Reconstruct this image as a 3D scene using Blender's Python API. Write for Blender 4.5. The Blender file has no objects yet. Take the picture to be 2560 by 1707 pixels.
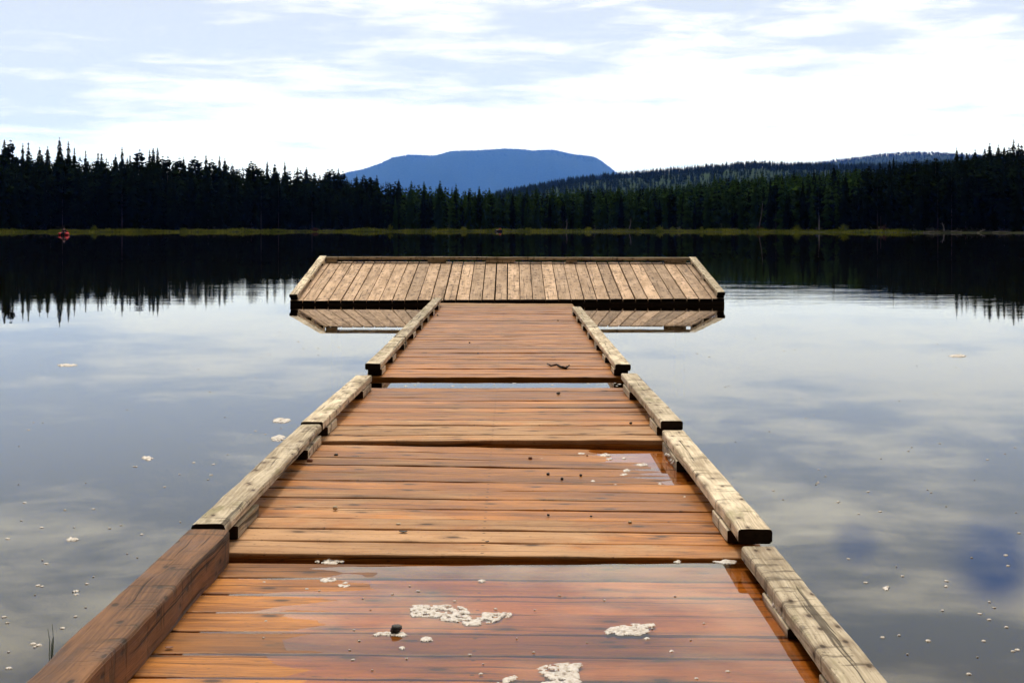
import bpy, math, random
import numpy as np
from mathutils import Vector, Matrix, noise as mnoise

sc = bpy.context.scene
COL = sc.collection
random.seed(7)
R = random.Random(11)
H = 0.873            # camera height above the lake (metres)
F = 3260.0           # focal length in pixels of the 2560 px wide frame
CX, CY = 1278.0, 570.0

# ------------------------------------------------------------------ camera
cam = bpy.data.cameras.new('camera')
cam.sensor_width = 36.0
cam.lens = 36.0 * F / 2560.0
cam.shift_y = -(853.5 - CY) / 2560.0
cam.shift_x = (1280.0 - CX) / 2560.0
cam.clip_start = 0.05
cam.clip_end = 90000
camo = bpy.data.objects.new('camera', cam)
COL.objects.link(camo)
camo.location = (0, 0, H)
camo.rotation_euler = (math.radians(90), 0, 0)
sc.camera = camo

# ------------------------------------------------------------------ render
sc.render.engine = 'CYCLES'
cy = sc.cycles
cy.use_denoising = True
try:
    cy.denoiser = 'OPENIMAGEDENOISE'
except Exception:
    pass
cy.max_bounces = 6
cy.diffuse_bounces = 3
cy.glossy_bounces = 4
cy.transmission_bounces = 4
cy.transparent_max_bounces = 12
cy.volume_bounces = 0
cy.caustics_reflective = False
cy.caustics_refractive = False
sc.view_settings.view_transform = 'Standard'
sc.view_settings.look = 'None'
sc.view_settings.gamma = 1.0
sc.view_settings.exposure = 0.0

# ------------------------------------------------------------------ node helper
class NT:
    def __init__(self, tree):
        self.t = tree
        self.n = tree.nodes
        self.l = tree.links
    def node(self, typ, **kw):
        nd = self.n.new(typ)
        for k, v in kw.items():
            setattr(nd, k, v)
        return nd
    def link(self, a, b):
        self.l.new(a, b)
    def put(self, sock, v):
        if isinstance(v, bpy.types.NodeSocket):
            self.l.new(v, sock)
        elif v is not None:
            sock.default_value = v
    def math(self, op, a, b=None, c=None, clamp=False):
        nd = self.node('ShaderNodeMath', operation=op, use_clamp=clamp)
        self.put(nd.inputs[0], a)
        if b is not None: self.put(nd.inputs[1], b)
        if c is not None: self.put(nd.inputs[2], c)
        return nd.outputs[0]
    def vmath(self, op, a, b=None):
        nd = self.node('ShaderNodeVectorMath', operation=op)
        self.put(nd.inputs[0], a)
        if b is not None: self.put(nd.inputs[1], b)
        return nd.outputs['Value'] if op in ('LENGTH', 'DISTANCE', 'DOT_PRODUCT') else nd.outputs[0]
    def map(self, v, a, b, c=0.0, d=1.0, smooth=True):
        nd = self.node('ShaderNodeMapRange')
        nd.interpolation_type = 'SMOOTHSTEP' if smooth else 'LINEAR'
        nd.clamp = True
        self.put(nd.inputs['Value'], v)
        for k, x in (('From Min', a), ('From Max', b), ('To Min', c), ('To Max', d)):
            nd.inputs[k].default_value = x
        return nd.outputs['Result']
    def noise(self, vec, scale=1.0, detail=4.0, rough=0.55, dist=0.0):
        nd = self.node('ShaderNodeTexNoise')
        if vec is not None: self.put(nd.inputs['Vector'], vec)
        nd.inputs['Scale'].default_value = scale
        nd.inputs['Detail'].default_value = detail
        nd.inputs['Roughness'].default_value = rough
        nd.inputs['Distortion'].default_value = dist
        return nd.outputs['Fac']
    def voro(self, vec, scale=1.0, dims='3D'):
        nd = self.node('ShaderNodeTexVoronoi', voronoi_dimensions=dims)
        self.put(nd.inputs['Vector'], vec)
        nd.inputs['Scale'].default_value = scale
        return nd.outputs['Distance'], nd.outputs['Color']
    def scale(self, vec, s, off=(0, 0, 0)):
        nd = self.node('ShaderNodeMapping')
        self.put(nd.inputs['Vector'], vec)
        nd.inputs['Scale'].default_value = s
        nd.inputs['Location'].default_value = off
        return nd.outputs['Vector']
    def mix(self, f, a, b, typ='MIX'):
        nd = self.node('ShaderNodeMix', data_type='RGBA', blend_type=typ)
        nd.clamp_factor = True
        self.put(nd.inputs[0], f)
        for s, v in ((nd.inputs[6], a), (nd.inputs[7], b)):
            if isinstance(v, tuple) and len(v) == 3: v = v + (1.0,)
            self.put(s, v)
        return nd.outputs[2]
    def comb(self, x, y, z):
        nd = self.node('ShaderNodeCombineXYZ')
        for s, v in zip(nd.inputs, (x, y, z)): self.put(s, v)
        return nd.outputs[0]
    def sep(self, v):
        nd = self.node('ShaderNodeSeparateXYZ')
        self.put(nd.inputs[0], v)
        return nd.outputs

# ------------------------------------------------------------------ sky
SUN_EL, SUN_AZ = math.radians(60), math.radians(-12)   # sun is veiled, ahead of the camera
world = bpy.data.worlds.new('World')
sc.world = world
world.use_nodes = True
w = NT(world.node_tree)
w.n.clear()
out = w.node('ShaderNodeOutputWorld')
bg = w.node('ShaderNodeBackground')
w.link(bg.outputs[0], out.inputs['Surface'])
bg.inputs['Strength'].default_value = 0.1
sky = w.node('ShaderNodeTexSky', sky_type='NISHITA')
sky.sun_disc = False
sky.sun_elevation = SUN_EL
sky.sun_rotation = SUN_AZ
sky.air_density = 1.0
sky.dust_density = 0.6
tc = w.node('ShaderNodeTexCoord')
D = tc.outputs['Generated']
dx, dy, dz = w.sep(D)
zz = w.math('MAXIMUM', dz, 0.0)
den = w.math('ADD', zz, 0.055)
plane = w.comb(w.math('DIVIDE', dx, den), w.math('DIVIDE', dy, den), 0.0)
n1 = w.noise(w.scale(plane, (0.55, 0.75, 1.0), (3.1, 7.7, 0)), 0.9, 6.0, 0.56, 0.5)
n2 = w.noise(w.scale(plane, (0.8, 0.5, 1.0), (11.3, 2.2, 0)), 2.1, 5.0, 0.6, 0.3)
# finer streaks low over the horizon (azimuth / elevation)
az = w.math('ARCTAN2', dx, dy)
streak = w.noise(w.comb(w.math('MULTIPLY', az, 7.0), w.math('MULTIPLY', dz, 60.0), 0.0), 0.9, 5.0, 0.55, 0.4)
cl = w.math('ADD', w.math('MULTIPLY', n1, 0.44), w.math('ADD', w.math('MULTIPLY', n2, 0.34), w.math('MULTIPLY', streak, 0.22)))
# thin bright cloud low down and to the right, thicker and greyer high up and to the left
lowb = w.map(dz, 0.03, 0.17, 0.15, 0.005)
leftb = w.math('MULTIPLY', w.map(az, -0.42, 0.0, -0.075, 0.015), w.map(dz, 0.12, 0.22, 1.0, 0.15))
cl = w.math('ADD', w.math('ADD', cl, lowb), leftb)
# darker smudges of cloud in front
def smudge(c, azc, elc, wa, we, amt):
    a = w.math('DIVIDE', w.math('SUBTRACT', az, azc), wa)
    e = w.math('DIVIDE', w.math('SUBTRACT', dz, elc), we)
    r2 = w.math('ADD', w.math('MULTIPLY', a, a), w.math('MULTIPLY', e, e))
    g = w.math('EXPONENT', w.math('MULTIPLY', r2, -1.0))
    g = w.math('MULTIPLY', g, w.map(streak, 0.3, 0.7, 0.2, 1.2))
    return w.math('SUBTRACT', c, w.math('MULTIPLY', g, amt))
for s in ((-0.064, 0.121, 0.035, 0.008, 0.20), (-0.003, 0.107, 0.045, 0.014, 0.17), (0.02, 0.155, 0.05, 0.012, 0.20),
          (0.03, 0.124, 0.05, 0.007, 0.15), (-0.36, 0.155, 0.09, 0.018, 0.20), (-0.36, 0.098, 0.07, 0.009, 0.25),
          (-0.34, 0.078, 0.06, 0.006, 0.20), (0.33, 0.088, 0.03, 0.005, 0.13), (0.05, 0.052, 0.09, 0.012, 0.15),
          (0.20, 0.066, 0.12, 0.006, 0.12), (-0.15, 0.10, 0.05, 0.004, 0.13), (-0.2, 0.165, 0.06, 0.012, 0.12)):
    cl = smudge(cl, *s)
brk = w.noise(w.scale(plane, (0.9, 1.1, 1.0), (21.0, 5.0, 0)), 2.6, 4.0, 0.55, 0.6)
cl = w.math('ADD', cl, w.math('MULTIPLY', w.math('SUBTRACT', brk, 0.5), w.map(dz, 0.07, 0.14, 0.10, 0.38)))
tone = w.map(cl, 0.42, 0.62, 0.0, 1.0)
low = w.map(dz, 0.125, 0.24, 1.0, 0.0)
greyc = w.mix(low, (7.0, 7.4, 8.1), (7.3, 7.9, 9.2))
whitec = w.mix(low, (17.5, 16.3, 14.6), (11.4, 11.2, 11.1))
ccol = w.mix(tone, greyc, whitec)
# the cloud thins overhead, where the veiled sun stands
zen = w.map(dz, 0.36, 0.62, 0.0, 1.0)
ccol = w.mix(zen, ccol, (21.0, 20.5, 19.5))
# light lost on the long way through hazy air is made up by brighter low cloud
tau = w.math('MINIMUM', w.math('DIVIDE', 0.068, w.math('MAXIMUM', dz, 0.02)), 1.2)
ib = w.math('ADD', w.math('MULTIPLY', w.math('EXPONENT', tau), 0.50), 0.44)
ig = w.math('ADD', w.math('MULTIPLY', w.math('EXPONENT', w.math('MULTIPLY', tau, 0.22)), 0.6), 0.4)
ccol = w.mix(1.0, ccol, w.comb(1.0, ig, ib), 'MULTIPLY')
# clouds lit from ahead: those behind the camera are the dark side of the weather
rear = w.map(dy, -0.1, 0.55, 0.03, 1.0)
rear = w.math('MAXIMUM', rear, w.map(dz, 0.65, 0.95, 0.0, 0.5))
ccol = w.mix(1.0, ccol, w.comb(rear, w.math('POWER', rear, 1.03), w.math('POWER', rear, 1.10)), 'MULTIPLY')
# openings of clear sky
hole = w.math('MULTIPLY', w.map(n1, 0.30, 0.25, 0.0, 0.8), w.map(dz, 0.16, 0.24, 0.0, 1.0))
g1 = w.vmath('DISTANCE', D, (0.337, 0.913, 0.234))
g1 = w.math('MULTIPLY', w.map(g1, 0.042, 0.010, 0.0, 0.95), w.map(n2, 0.35, 0.6, 0.5, 1.0))
g2 = w.vmath('DISTANCE', D, (0.249, 0.942, 0.227))
g1 = w.math('MAXIMUM', g1, w.map(g2, 0.022, 0.006, 0.0, 0.45))
hole = w.math('MAXIMUM', hole, g1)
clear = w.mix(1.0, sky.outputs[0], (0.62, 0.75, 1.25), 'MULTIPLY')
w.link(w.mix(hole, ccol, clear), bg.inputs['Color'])

# ------------------------------------------------------------------ sun (behind thin cloud)
sl = bpy.data.lights.new('sun', 'SUN')
sl.energy = 2.3
sl.angle = math.radians(12)
sl.color = (1.0, 0.95, 0.87)
so = bpy.data.objects.new('sun', sl)
COL.objects.link(so)
sdir = Vector((math.sin(SUN_AZ) * math.cos(SUN_EL), math.cos(SUN_AZ) * math.cos(SUN_EL), math.sin(SUN_EL)))
so.rotation_euler = (-sdir).to_track_quat('-Z', 'Y').to_euler()
so.location = sdir * 60

# ------------------------------------------------------------------ scene helpers
def wp(px, py, z=0.0):
    """measured photo point on the horizontal plane at height z"""
    Y = (H - z) * F / (py - CY)
    return ((px - CX) * Y / F, Y, z)

def tag(o, label=None, cat=None, group=None, kind=None):
    for k, v in (('label', label), ('category', cat), ('group', group), ('kind', kind)):
        if v is not None:
            o[k] = v
    return o

def empty(name, loc=(0, 0, 0), label=None, cat=None, group=None):
    o = bpy.data.objects.new(name, None)
    COL.objects.link(o)
    o.location = loc
    o.empty_display_size = 0.2
    return tag(o, label, cat, group)

def mesh_obj(name, verts, faces, mats, parent=None, smooth=False, attrs=None, fmat=None):
    me = bpy.data.meshes.new(name)
    me.from_pydata([tuple(map(float, v)) for v in verts], [], faces)
    if not isinstance(mats, (list, tuple)): mats = [mats]
    for m in mats: me.materials.append(m)
    if fmat is not None:
        me.polygons.foreach_set('material_index', np.array(fmat, dtype=np.int32))
    if attrs:
        for k, (typ, data) in attrs.items():
            a = me.attributes.new(k, typ, 'POINT')
            a.data.foreach_set('vector' if typ == 'FLOAT_VECTOR' else 'value', np.array(data, dtype=np.float32).ravel())
    if smooth:
        me.polygons.foreach_set('use_smooth', [True] * len(me.polygons))
    me.update()
    o = bpy.data.objects.new(name, me)
    COL.objects.link(o)
    if parent is not None:
        o.parent = parent
        o.matrix_parent_inverse = Matrix.Translation(parent.location).inverted() if parent.type == 'EMPTY' else Matrix()
    return o

def tri_mesh(name, V, T, mat, parent=None):
    """big triangle soup from numpy arrays"""
    me = bpy.data.meshes.new(name)
    n, m = len(V), len(T)
    me.vertices.add(n); me.vertices.foreach_set('co', V.astype(np.float32).ravel())
    me.loops.add(m * 3); me.loops.foreach_set('vertex_index', T.astype(np.int32).ravel())
    me.polygons.add(m)
    me.polygons.foreach_set('loop_start', np.arange(0, m * 3, 3, dtype=np.int32))
    me.materials.append(mat)
    me.update(); me.validate()
    o = bpy.data.objects.new(name, me)
    COL.objects.link(o)
    if parent: o.parent = parent
    return o

# ------------------------------------------------------------------ materials
def new_mat(name):
    m = bpy.data.materials.new(name)
    m.use_nodes = True
    t = NT(m.node_tree)
    t.n.clear()
    o = t.node('ShaderNodeOutputMaterial')
    return m, t, o

def principled(t, o, color, rough=0.6, spec=0.5, normal=None):
    p = t.node('ShaderNodeBsdfPrincipled')
    if isinstance(color, tuple) and len(color) == 3: color = color + (1.0,)
    t.put(p.inputs['Base Color'], color)
    t.put(p.inputs['Roughness'], rough)
    t.put(p.inputs['Specular IOR Level'], spec)
    if normal is not None: t.put(p.inputs['Normal'], normal)
    t.link(p.outputs[0], o.inputs['Surface'])
    return p

def bump(t, h, strength=0.4, dist=0.003):
    b = t.node('ShaderNodeBump')
    b.inputs['Strength'].default_value = strength
    b.inputs['Distance'].default_value = dist
    t.put(b.inputs['Height'], h)
    return b.outputs[0]

def wood(name, dry_a, dry_b, wet_a, wet_b, crack=1.0, cross=0.0, knots=0.75, kscale=(5.0, 11.0, 1.0), screws=None, bstr=0.6, rough_dry=0.7, moss=None, spec=0.4):
    m, t, o = new_mat(name)
    A = t.node('ShaderNodeAttribute', attribute_name='bco').outputs['Vector']
    rnd = t.node('ShaderNodeAttribute', attribute_name='rnd').outputs['Fac']
    wat = t.node('ShaderNodeAttribute', attribute_name='wet').outputs['Fac']
    pos = t.node('ShaderNodeNewGeometry').outputs['Position']
    pz = t.sep(pos)[2]
    # grain lines wander a little along the board
    wob = t.noise(t.scale(A, (1.6, 3.0, 1.0)), 1.0, 3.0)
    ax, ay, azz = t.sep(A)
    ayw = t.math('ADD', ay, t.math('MULTIPLY', t.math('SUBTRACT', wob, 0.5), 0.05))
    Aw = t.comb(ax, ayw, azz)
    grain = t.noise(t.scale(Aw, (3.2, 150.0, 1.0)), 1.0, 6.0, 0.66)
    fine = t.noise(t.scale(Aw, (16.0, 520.0, 1.0)), 1.0, 3.0, 0.6)
    broad = t.noise(t.scale(A, (2.3, 9.0, 1.0)), 1.0, 5.0, 0.6)
    blot = t.noise(t.scale(A, (3.5, 5.0, 1.0), (5, 2, 9)), 1.0, 5.0, 0.65)
    kd, kc = t.voro(t.scale(Aw, kscale), 1.0, '2D')
    kr = t.sep(kc)[0]
    kmask = t.math('GREATER_THAN', kr, knots)
    knot = t.math('MULTIPLY', t.map(kd, 0.13, 0.05, 0.0, 1.0), kmask)
    halo = t.math('MULTIPLY', t.map(kd, 0.36, 0.08, 0.0, 1.0), kmask)
    cr = t.noise(t.scale(Aw, (1.1, 62.0, 1.0), (3, 1, 4)), 1.0, 4.0, 0.6)
    crk = t.math('MULTIPLY', t.map(cr, 0.61, 0.66, 0.0, 1.0), crack)
    speck = t.noise(t.scale(A, (55.0, 160.0, 1.0)), 1.0, 2.0, 0.6)
    speck = t.map(speck, 0.64, 0.72, 0.0, 1.0)
    g = t.math('ADD', t.math('MULTIPLY', grain, 0.40), t.math('ADD', t.math('MULTIPLY', broad, 0.46), t.math('MULTIPLY', fine, 0.14)))
    g = t.map(g, 0.38, 0.63, 0.0, 1.0)
    dry = t.mix(g, dry_a, dry_b)
    wetc = t.mix(g, wet_a, wet_b)
    zw = t.map(pz, 0.016, 0.001, 0.0, 0.75)
    wet = t.math('ADD', t.math('ADD', wat, zw), t.math('MULTIPLY', t.math('SUBTRACT', blot, 0.5), 1.7))
    wet = t.map(wet, 0.25, 0.75, 0.0, 1.0)
    col = t.mix(wet, dry, wetc)
    # saw marks and checks running across the timber
    xs_ = t.noise(t.scale(A, (26.0, 5.0, 1.0), (2, 9, 5)), 1.0, 4.0, 0.65, 0.6)
    xm_ = t.noise(t.scale(A, (3.0, 7.0, 1.0), (4, 4, 1)), 1.0, 2.0)
    crs = t.math('MULTIPLY', t.math('MULTIPLY', t.map(xs_, 0.54, 0.62, 0.0, 1.0), t.map(xm_, 0.40, 0.54, 0.0, 1.0)), cross)
    val = t.math('ADD', 0.68, t.math('MULTIPLY', rnd, 0.58))
    col = t.mix(1.0, col, t.comb(val, val, val), 'MULTIPLY')
    if moss is not None:
        mm = t.noise(t.scale(A, (4.0, 12.0, 1.0), (8, 3, 1)), 1.0, 4.0, 0.6)
        col = t.mix(t.map(mm, 0.53, 0.72, 0.0, 0.65), col, moss)
    dirt = t.noise(t.scale(A, (5.0, 16.0, 1.0), (1, 7, 2)), 1.0, 5.0, 0.7)
    col = t.mix(t.map(dirt, 0.54, 0.74, 0.0, 0.65), col, (0.06, 0.045, 0.03))
    col = t.mix(t.math('MULTIPLY', halo, 0.42), col, (0.10, 0.05, 0.03))
    col = t.mix(t.math('MULTIPLY', knot, 0.8), col, (0.03, 0.015, 0.008))
    col = t.mix(t.math('MULTIPLY', crk, 0.75), col, (0.025, 0.014, 0.008))
    col = t.mix(t.math('MULTIPLY', crs, 0.6), col, (0.05, 0.033, 0.02))
    col = t.mix(t.math('MULTIPLY', speck, 0.6), col, (0.04, 0.025, 0.015))
    if screws:
        lx, la, _ = t.sep(t.node('ShaderNodeAttribute', attribute_name='loc').outputs['Vector'])
        axx = t.math('ABSOLUTE', lx)
        ddx = t.math('MINIMUM', axx, t.math('ABSOLUTE', t.math('SUBTRACT', axx, screws)))
        dda = t.math('SUBTRACT', t.math('ABSOLUTE', la), 0.042)
        ds = t.math('SQRT', t.math('ADD', t.math('MULTIPLY', ddx, ddx), t.math('MULTIPLY', dda, dda)))
        col = t.mix(t.map(ds, 0.0058, 0.0036, 0.0, 0.8), col, (0.03, 0.02, 0.015))
    hgt = t.math('SUBTRACT', t.math('ADD', t.math('MULTIPLY', grain, 0.6), t.math('MULTIPLY', fine, 0.35)),
                 t.math('ADD', t.math('MULTIPLY', crk, 0.9), t.math('ADD', t.math('MULTIPLY', crs, 0.5), t.math('MULTIPLY', knot, 0.35))))
    rgh = t.math('ADD', t.map(wet, 0.0, 1.0, rough_dry, 0.42, smooth=False), t.math('MULTIPLY', t.math('SUBTRACT', blot, 0.5), 0.25))
    principled(t, o, col, rgh, spec, bump(t, hgt, bstr, 0.0035))
    return m

M = {}
M['deck'] = wood('deck_wood', (0.31, 0.165, 0.08), (0.49, 0.28, 0.145), (0.18, 0.058, 0.009), (0.49, 0.185, 0.033), spec=0.12, knots=0.62, screws=0.70)
M['platform'] = wood('platform_wood', (0.34, 0.215, 0.13), (0.66, 0.45, 0.30), (0.28, 0.16, 0.085), (0.52, 0.33, 0.20),
                     crack=0.9, cross=0.8, knots=0.5, kscale=(6.0, 12.0, 1.0), screws=1.1, bstr=0.7, rough_dry=0.8, spec=0.2)
M['rail'] = wood('rail_wood', (0.33, 0.25, 0.165), (0.78, 0.645, 0.47), (0.26, 0.18, 0.11), (0.56, 0.43, 0.29),
                 crack=1.0, cross=1.0, knots=0.45, kscale=(9.0, 18.0, 1.0), bstr=1.0, rough_dry=0.85, moss=(0.24, 0.21, 0.10), spec=0.2)
M['timber'] = wood('timber_wood', (0.08, 0.034, 0.015), (0.235, 0.105, 0.042), (0.055, 0.021, 0.010), (0.15, 0.062, 0.028),
                   crack=1.0, cross=1.0, knots=0.35, kscale=(8.0, 16.0, 1.0), bstr=1.0, rough_dry=0.75, spec=0.25)
M['frame'] = wood('frame_wood', (0.03, 0.018, 0.012), (0.06, 0.035, 0.022), (0.02, 0.01, 0.006), (0.04, 0.02, 0.012), rough_dry=0.9, spec=0.1)
m, t, o = new_mat('end_grain_shade')
A = t.node('ShaderNodeTexCoord').outputs['Object']
n = t.noise(A, 60.0, 4.0)
principled(t, o, t.mix(n, (0.012, 0.008, 0.006), (0.05, 0.032, 0.02)), 0.9, 0.1)  # weathered end grain, taken near black with the end faces' shade in the colour
M['end'] = m

def simple(name, a, b, scale=8.0, rough=0.7, spec=0.3, bs=0.0, bd=0.01):
    m, t, o = new_mat(name)
    c = t.node('ShaderNodeTexCoord').outputs['Object']
    n = t.noise(c, scale, 4.0)
    principled(t, o, t.mix(t.map(n, 0.3, 0.7), a, b), rough, spec, bump(t, n, bs, bd) if bs else None)
    M[name] = m
    return m
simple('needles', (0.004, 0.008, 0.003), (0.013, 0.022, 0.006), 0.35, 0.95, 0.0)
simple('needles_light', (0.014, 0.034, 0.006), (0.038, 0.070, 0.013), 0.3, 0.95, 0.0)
simple('bark', (0.03, 0.022, 0.016), (0.08, 0.06, 0.045), 3.0, 0.95, 0.1)
simple('dead_wood', (0.16, 0.14, 0.12), (0.32, 0.29, 0.25), 3.0, 0.9, 0.1)
simple('shrub_twig', (0.07, 0.03, 0.02), (0.13, 0.06, 0.04), 3.0, 0.9, 0.1)
simple('forest_floor', (0.012, 0.014, 0.006), (0.04, 0.042, 0.018), 0.05, 1.0, 0.05)
simple('far_forest', (0.008, 0.024, 0.008), (0.022, 0.044, 0.014), 0.02, 1.0, 0.05, 0.6, 6.0)
simple('lakebed', (0.07, 0.055, 0.034), (0.14, 0.11, 0.07), 2.0, 1.0, 0.0)
simple('sedge', (0.12, 0.16, 0.014), (0.38, 0.38, 0.04), 0.22, 0.9, 0.1)
simple('stone_dark', (0.022, 0.018, 0.016), (0.065, 0.052, 0.045), 60.0, 0.6, 0.3, 0.3, 0.003)
simple('stone_pale', (0.34, 0.25, 0.15), (0.55, 0.44, 0.30), 60.0, 0.6, 0.4, 0.3, 0.003)
simple('stone_red', (0.16, 0.06, 0.035), (0.28, 0.12, 0.07), 60.0, 0.6, 0.4, 0.3, 0.003)
simple('twig_bark', (0.012, 0.009, 0.007), (0.04, 0.028, 0.02), 40.0, 0.8, 0.2, 0.4, 0.003)
simple('reed', (0.05, 0.09, 0.03), (0.10, 0.14, 0.05), 20.0, 0.6, 0.3)
simple('red_rubber', (0.42, 0.004, 0.008), (0.5, 0.008, 0.012), 6.0, 0.6, 0.15)
simple('black_cloth', (0.012, 0.012, 0.014), (0.03, 0.03, 0.033), 10.0, 0.9, 0.2)
simple('skin', (0.42, 0.24, 0.17), (0.5, 0.3, 0.21), 10.0, 0.5, 0.4)
simple('navy_hull', (0.010, 0.014, 0.05), (0.022, 0.028, 0.085), 6.0, 0.4, 0.5)
simple('white_plastic', (0.75, 0.75, 0.75), (0.85, 0.85, 0.85), 6.0, 0.4, 0.5)
simple('orange_vest', (0.75, 0.07, 0.02), (0.9, 0.13, 0.04), 8.0, 0.7, 0.3)
simple('paddle_wood', (0.3, 0.2, 0.1), (0.4, 0.28, 0.16), 8.0, 0.5, 0.4)

# foam: bubbly off-white froth
m, t, o = new_mat('foam')
A = t.node('ShaderNodeTexCoord').outputs['Object']
vd = t.noise(A, 120.0, 3.0, 0.6)
vd2, _ = t.voro(A, 420.0)
col = t.mix(t.map(vd, 0.42, 0.68), (0.62, 0.55, 0.49), (0.42, 0.33, 0.27))
col = t.mix(t.map(vd2, 0.55, 0.85, 0, 0.3), col, (0.34, 0.24, 0.18))
p = principled(t, o, col, 0.45, 0.5, bump(t, t.math('SUBTRACT', 1.0, t.math('ADD', vd, t.math('MULTIPLY', vd2, 0.5))), 0.3, 0.0015))
p.inputs['Subsurface Weight'].default_value = 0.15
p.inputs['Subsurface Radius'].default_value = (0.004, 0.004, 0.004)
M['foam'] = m

# lake water: clear tea-stained surface, mirror by Fresnel, tiny ripples
m, t, o = new_mat('water')
pos = t.node('ShaderNodeNewGeometry').outputs['Position']
px_, py_, pz_ = t.sep(pos)
patch = t.map(t.noise(t.scale(pos, (0.05, 0.09, 1.0)), 1.0, 3.0), 0.42, 0.68, 0.15, 1.0)
rip = t.noise(t.scale(pos, (0.8, 4.5, 1.0)), 1.0, 3.0, 0.55)
rip2 = t.noise(t.scale(pos, (0.25, 0.9, 1.0)), 1.0, 2.0, 0.5)
far = t.math('MULTIPLY', t.map(py_, 9.0, 19.0, 0.05, 0.42), t.map(py_, 23.0, 36.0, 1.0, 0.12))
# a few rings running out from the right end of the platform
ctr = t.comb(px_, py_, 0.0)
dd = t.vmath('DISTANCE', ctr, (2.0, 17.5, 0.0))
ring = t.math('SINE', t.math('MULTIPLY', dd, 4.5))
ring = t.math('MULTIPLY', ring, t.math('MULTIPLY', t.map(dd, 6.5, 2.0, 0.0, 1.0), t.map(px_, 1.0, 3.5, 0.0, 1.0)))
# stirred water round the float tube
db = t.vmath('LENGTH', t.vmath('MULTIPLY', t.vmath('SUBTRACT', ctr, (-53.0, 153.0, 0.0)), (0.22, 0.8, 1.0)))
stir = t.math('MULTIPLY', t.map(db, 1.3, 0.2, 0.0, 1.0), t.noise(t.scale(pos, (1.5, 4.0, 1.0)), 1.0, 2.0))
hh = t.math('ADD', t.math('MULTIPLY', t.math('MULTIPLY', t.math('ADD', t.math('MULTIPLY', rip, 0.45), t.math('MULTIPLY', rip2, 0.65)), far), patch), t.math('MULTIPLY', ring, 0.022))
hh = t.math('ADD', hh, t.math('MULTIPLY', stir, 3.5))
bn = t.node('ShaderNodeBump')
bn.inputs['Strength'].default_value = 1.0
bn.inputs['Distance'].default_value = 0.014
t.put(bn.inputs['Height'], hh)
fr = t.node('ShaderNodeFresnel')
fr.inputs['IOR'].default_value = 1.33
t.link(bn.outputs[0], fr.inputs['Normal'])
gl = t.node('ShaderNodeBsdfGlossy')
gl.inputs['Roughness'].default_value = 0.0
gl.inputs['Color'].default_value = (1, 1, 1, 1)
t.link(bn.outputs[0], gl.inputs['Normal'])
tr = t.node('ShaderNodeBsdfTransparent')
tr.inputs['Color'].default_value = (0.97, 0.82, 0.56, 1)
mx = t.node('ShaderNodeMixShader')
t.link(fr.outputs[0], mx.inputs[0])
t.link(tr.outputs[0], mx.inputs[1])
t.link(gl.outputs[0], mx.inputs[2])
t.link(mx.outputs[0], o.inputs['Surface'])
M['water'] = m

# ------------------------------------------------------------------ terrain
def lerp_pts(pts, x):
    xs = [p[0] for p in pts]; ys = [p[1] for p in pts]
    return np.interp(x, xs, ys)

SHORE = [(-900, 268), (-500, 262), (0, 259), (500, 276), (900, 300), (1278, 316), (1700, 300), (2100, 250), (2560, 222), (3000, 215), (3600, 205)]
def shore(px):
    return float(lerp_pts(SHORE, px)) + 1.3 * math.sin(px * 0.021) + 0.8 * math.sin(px * 0.053 + 1)
# canopy skyline of the near forest (photo pixels)
CANOPY = [(-900, 350), (-200, 362), (0, 374), (110, 386), (230, 392), (330, 396), (420, 402), (520, 406), (620, 416), (720, 425), (800, 434),
          (900, 446), (1000, 456), (1100, 465), (1240, 476), (1320, 474), (1420, 472), (1560, 470), (1700, 461), (1800, 447), (1900, 438), (2000, 432), (2100, 425),
          (2200, 415), (2300, 405), (2400, 389), (2480, 378), (2560, 368), (2800, 352), (3600, 340)]
def canopy(px):
    return float(lerp_pts(CANOPY, px))
def rise(px):
    """ground slope behind the shore"""
    return float(lerp_pts([(-900, 0.06), (300, 0.055), (900, 0.03), (1250, 0.016), (1500, 0.03), (1900, 0.046), (2300, 0.055), (3600, 0.06)], px))
def ground(px, s):
    if s < 0: return 0.02 + s * 0.22
    z = 0.02 + 0.34 * min(s, 7.0) / 7.0
    if s > 7: z += rise(px) * (s - 7.0) * min(1.0, 0.55 + s / 200.0)
    cap = H + (CY - canopy(px) - 26) * (shore(px) + s) / F
    return max(0.25 if s > 3 else -9, min(z, cap)) if s > 3 else z

cols = list(range(-900, 3601, 30))
rows = [-9, -5, -2, -0.6, 0, 0.6, 1.5, 3, 5, 7, 12, 20, 30, 45, 65, 90, 130, 180, 240, 320, 420]
V, Fc = [], []
for px in cols:
    tn = (px - CX) / F
    for s in rows:
        Y = shore(px) + s
        V.append((tn * Y, Y, ground(px, s)))
nr = len(rows)
# the last row drops gently and runs out to the horizon
for i in range(len(cols) - 1):
    for j in range(nr - 1):
        a = i * nr + j
        Fc.append((a, a + nr, a + nr + 1, a + 1))
base = len(V)
for px in cols:
    tn = (px - CX) / F
    V.append((tn * 1000, 1000, 1.0)); V.append((tn * 35000, 35000, 1.0))
for i in range(len(cols) - 1):
    a = i * nr + nr - 1
    b0, b1 = base + 2 * i, base + 2 * i + 2
    Fc.append((a, a + nr, b1, b0)); Fc.append((b0, b1, b1 + 1, b0 + 1))
land = mesh_obj('ground', V, Fc, M['forest_floor'], smooth=True)
tag(land, kind='structure')

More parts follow.
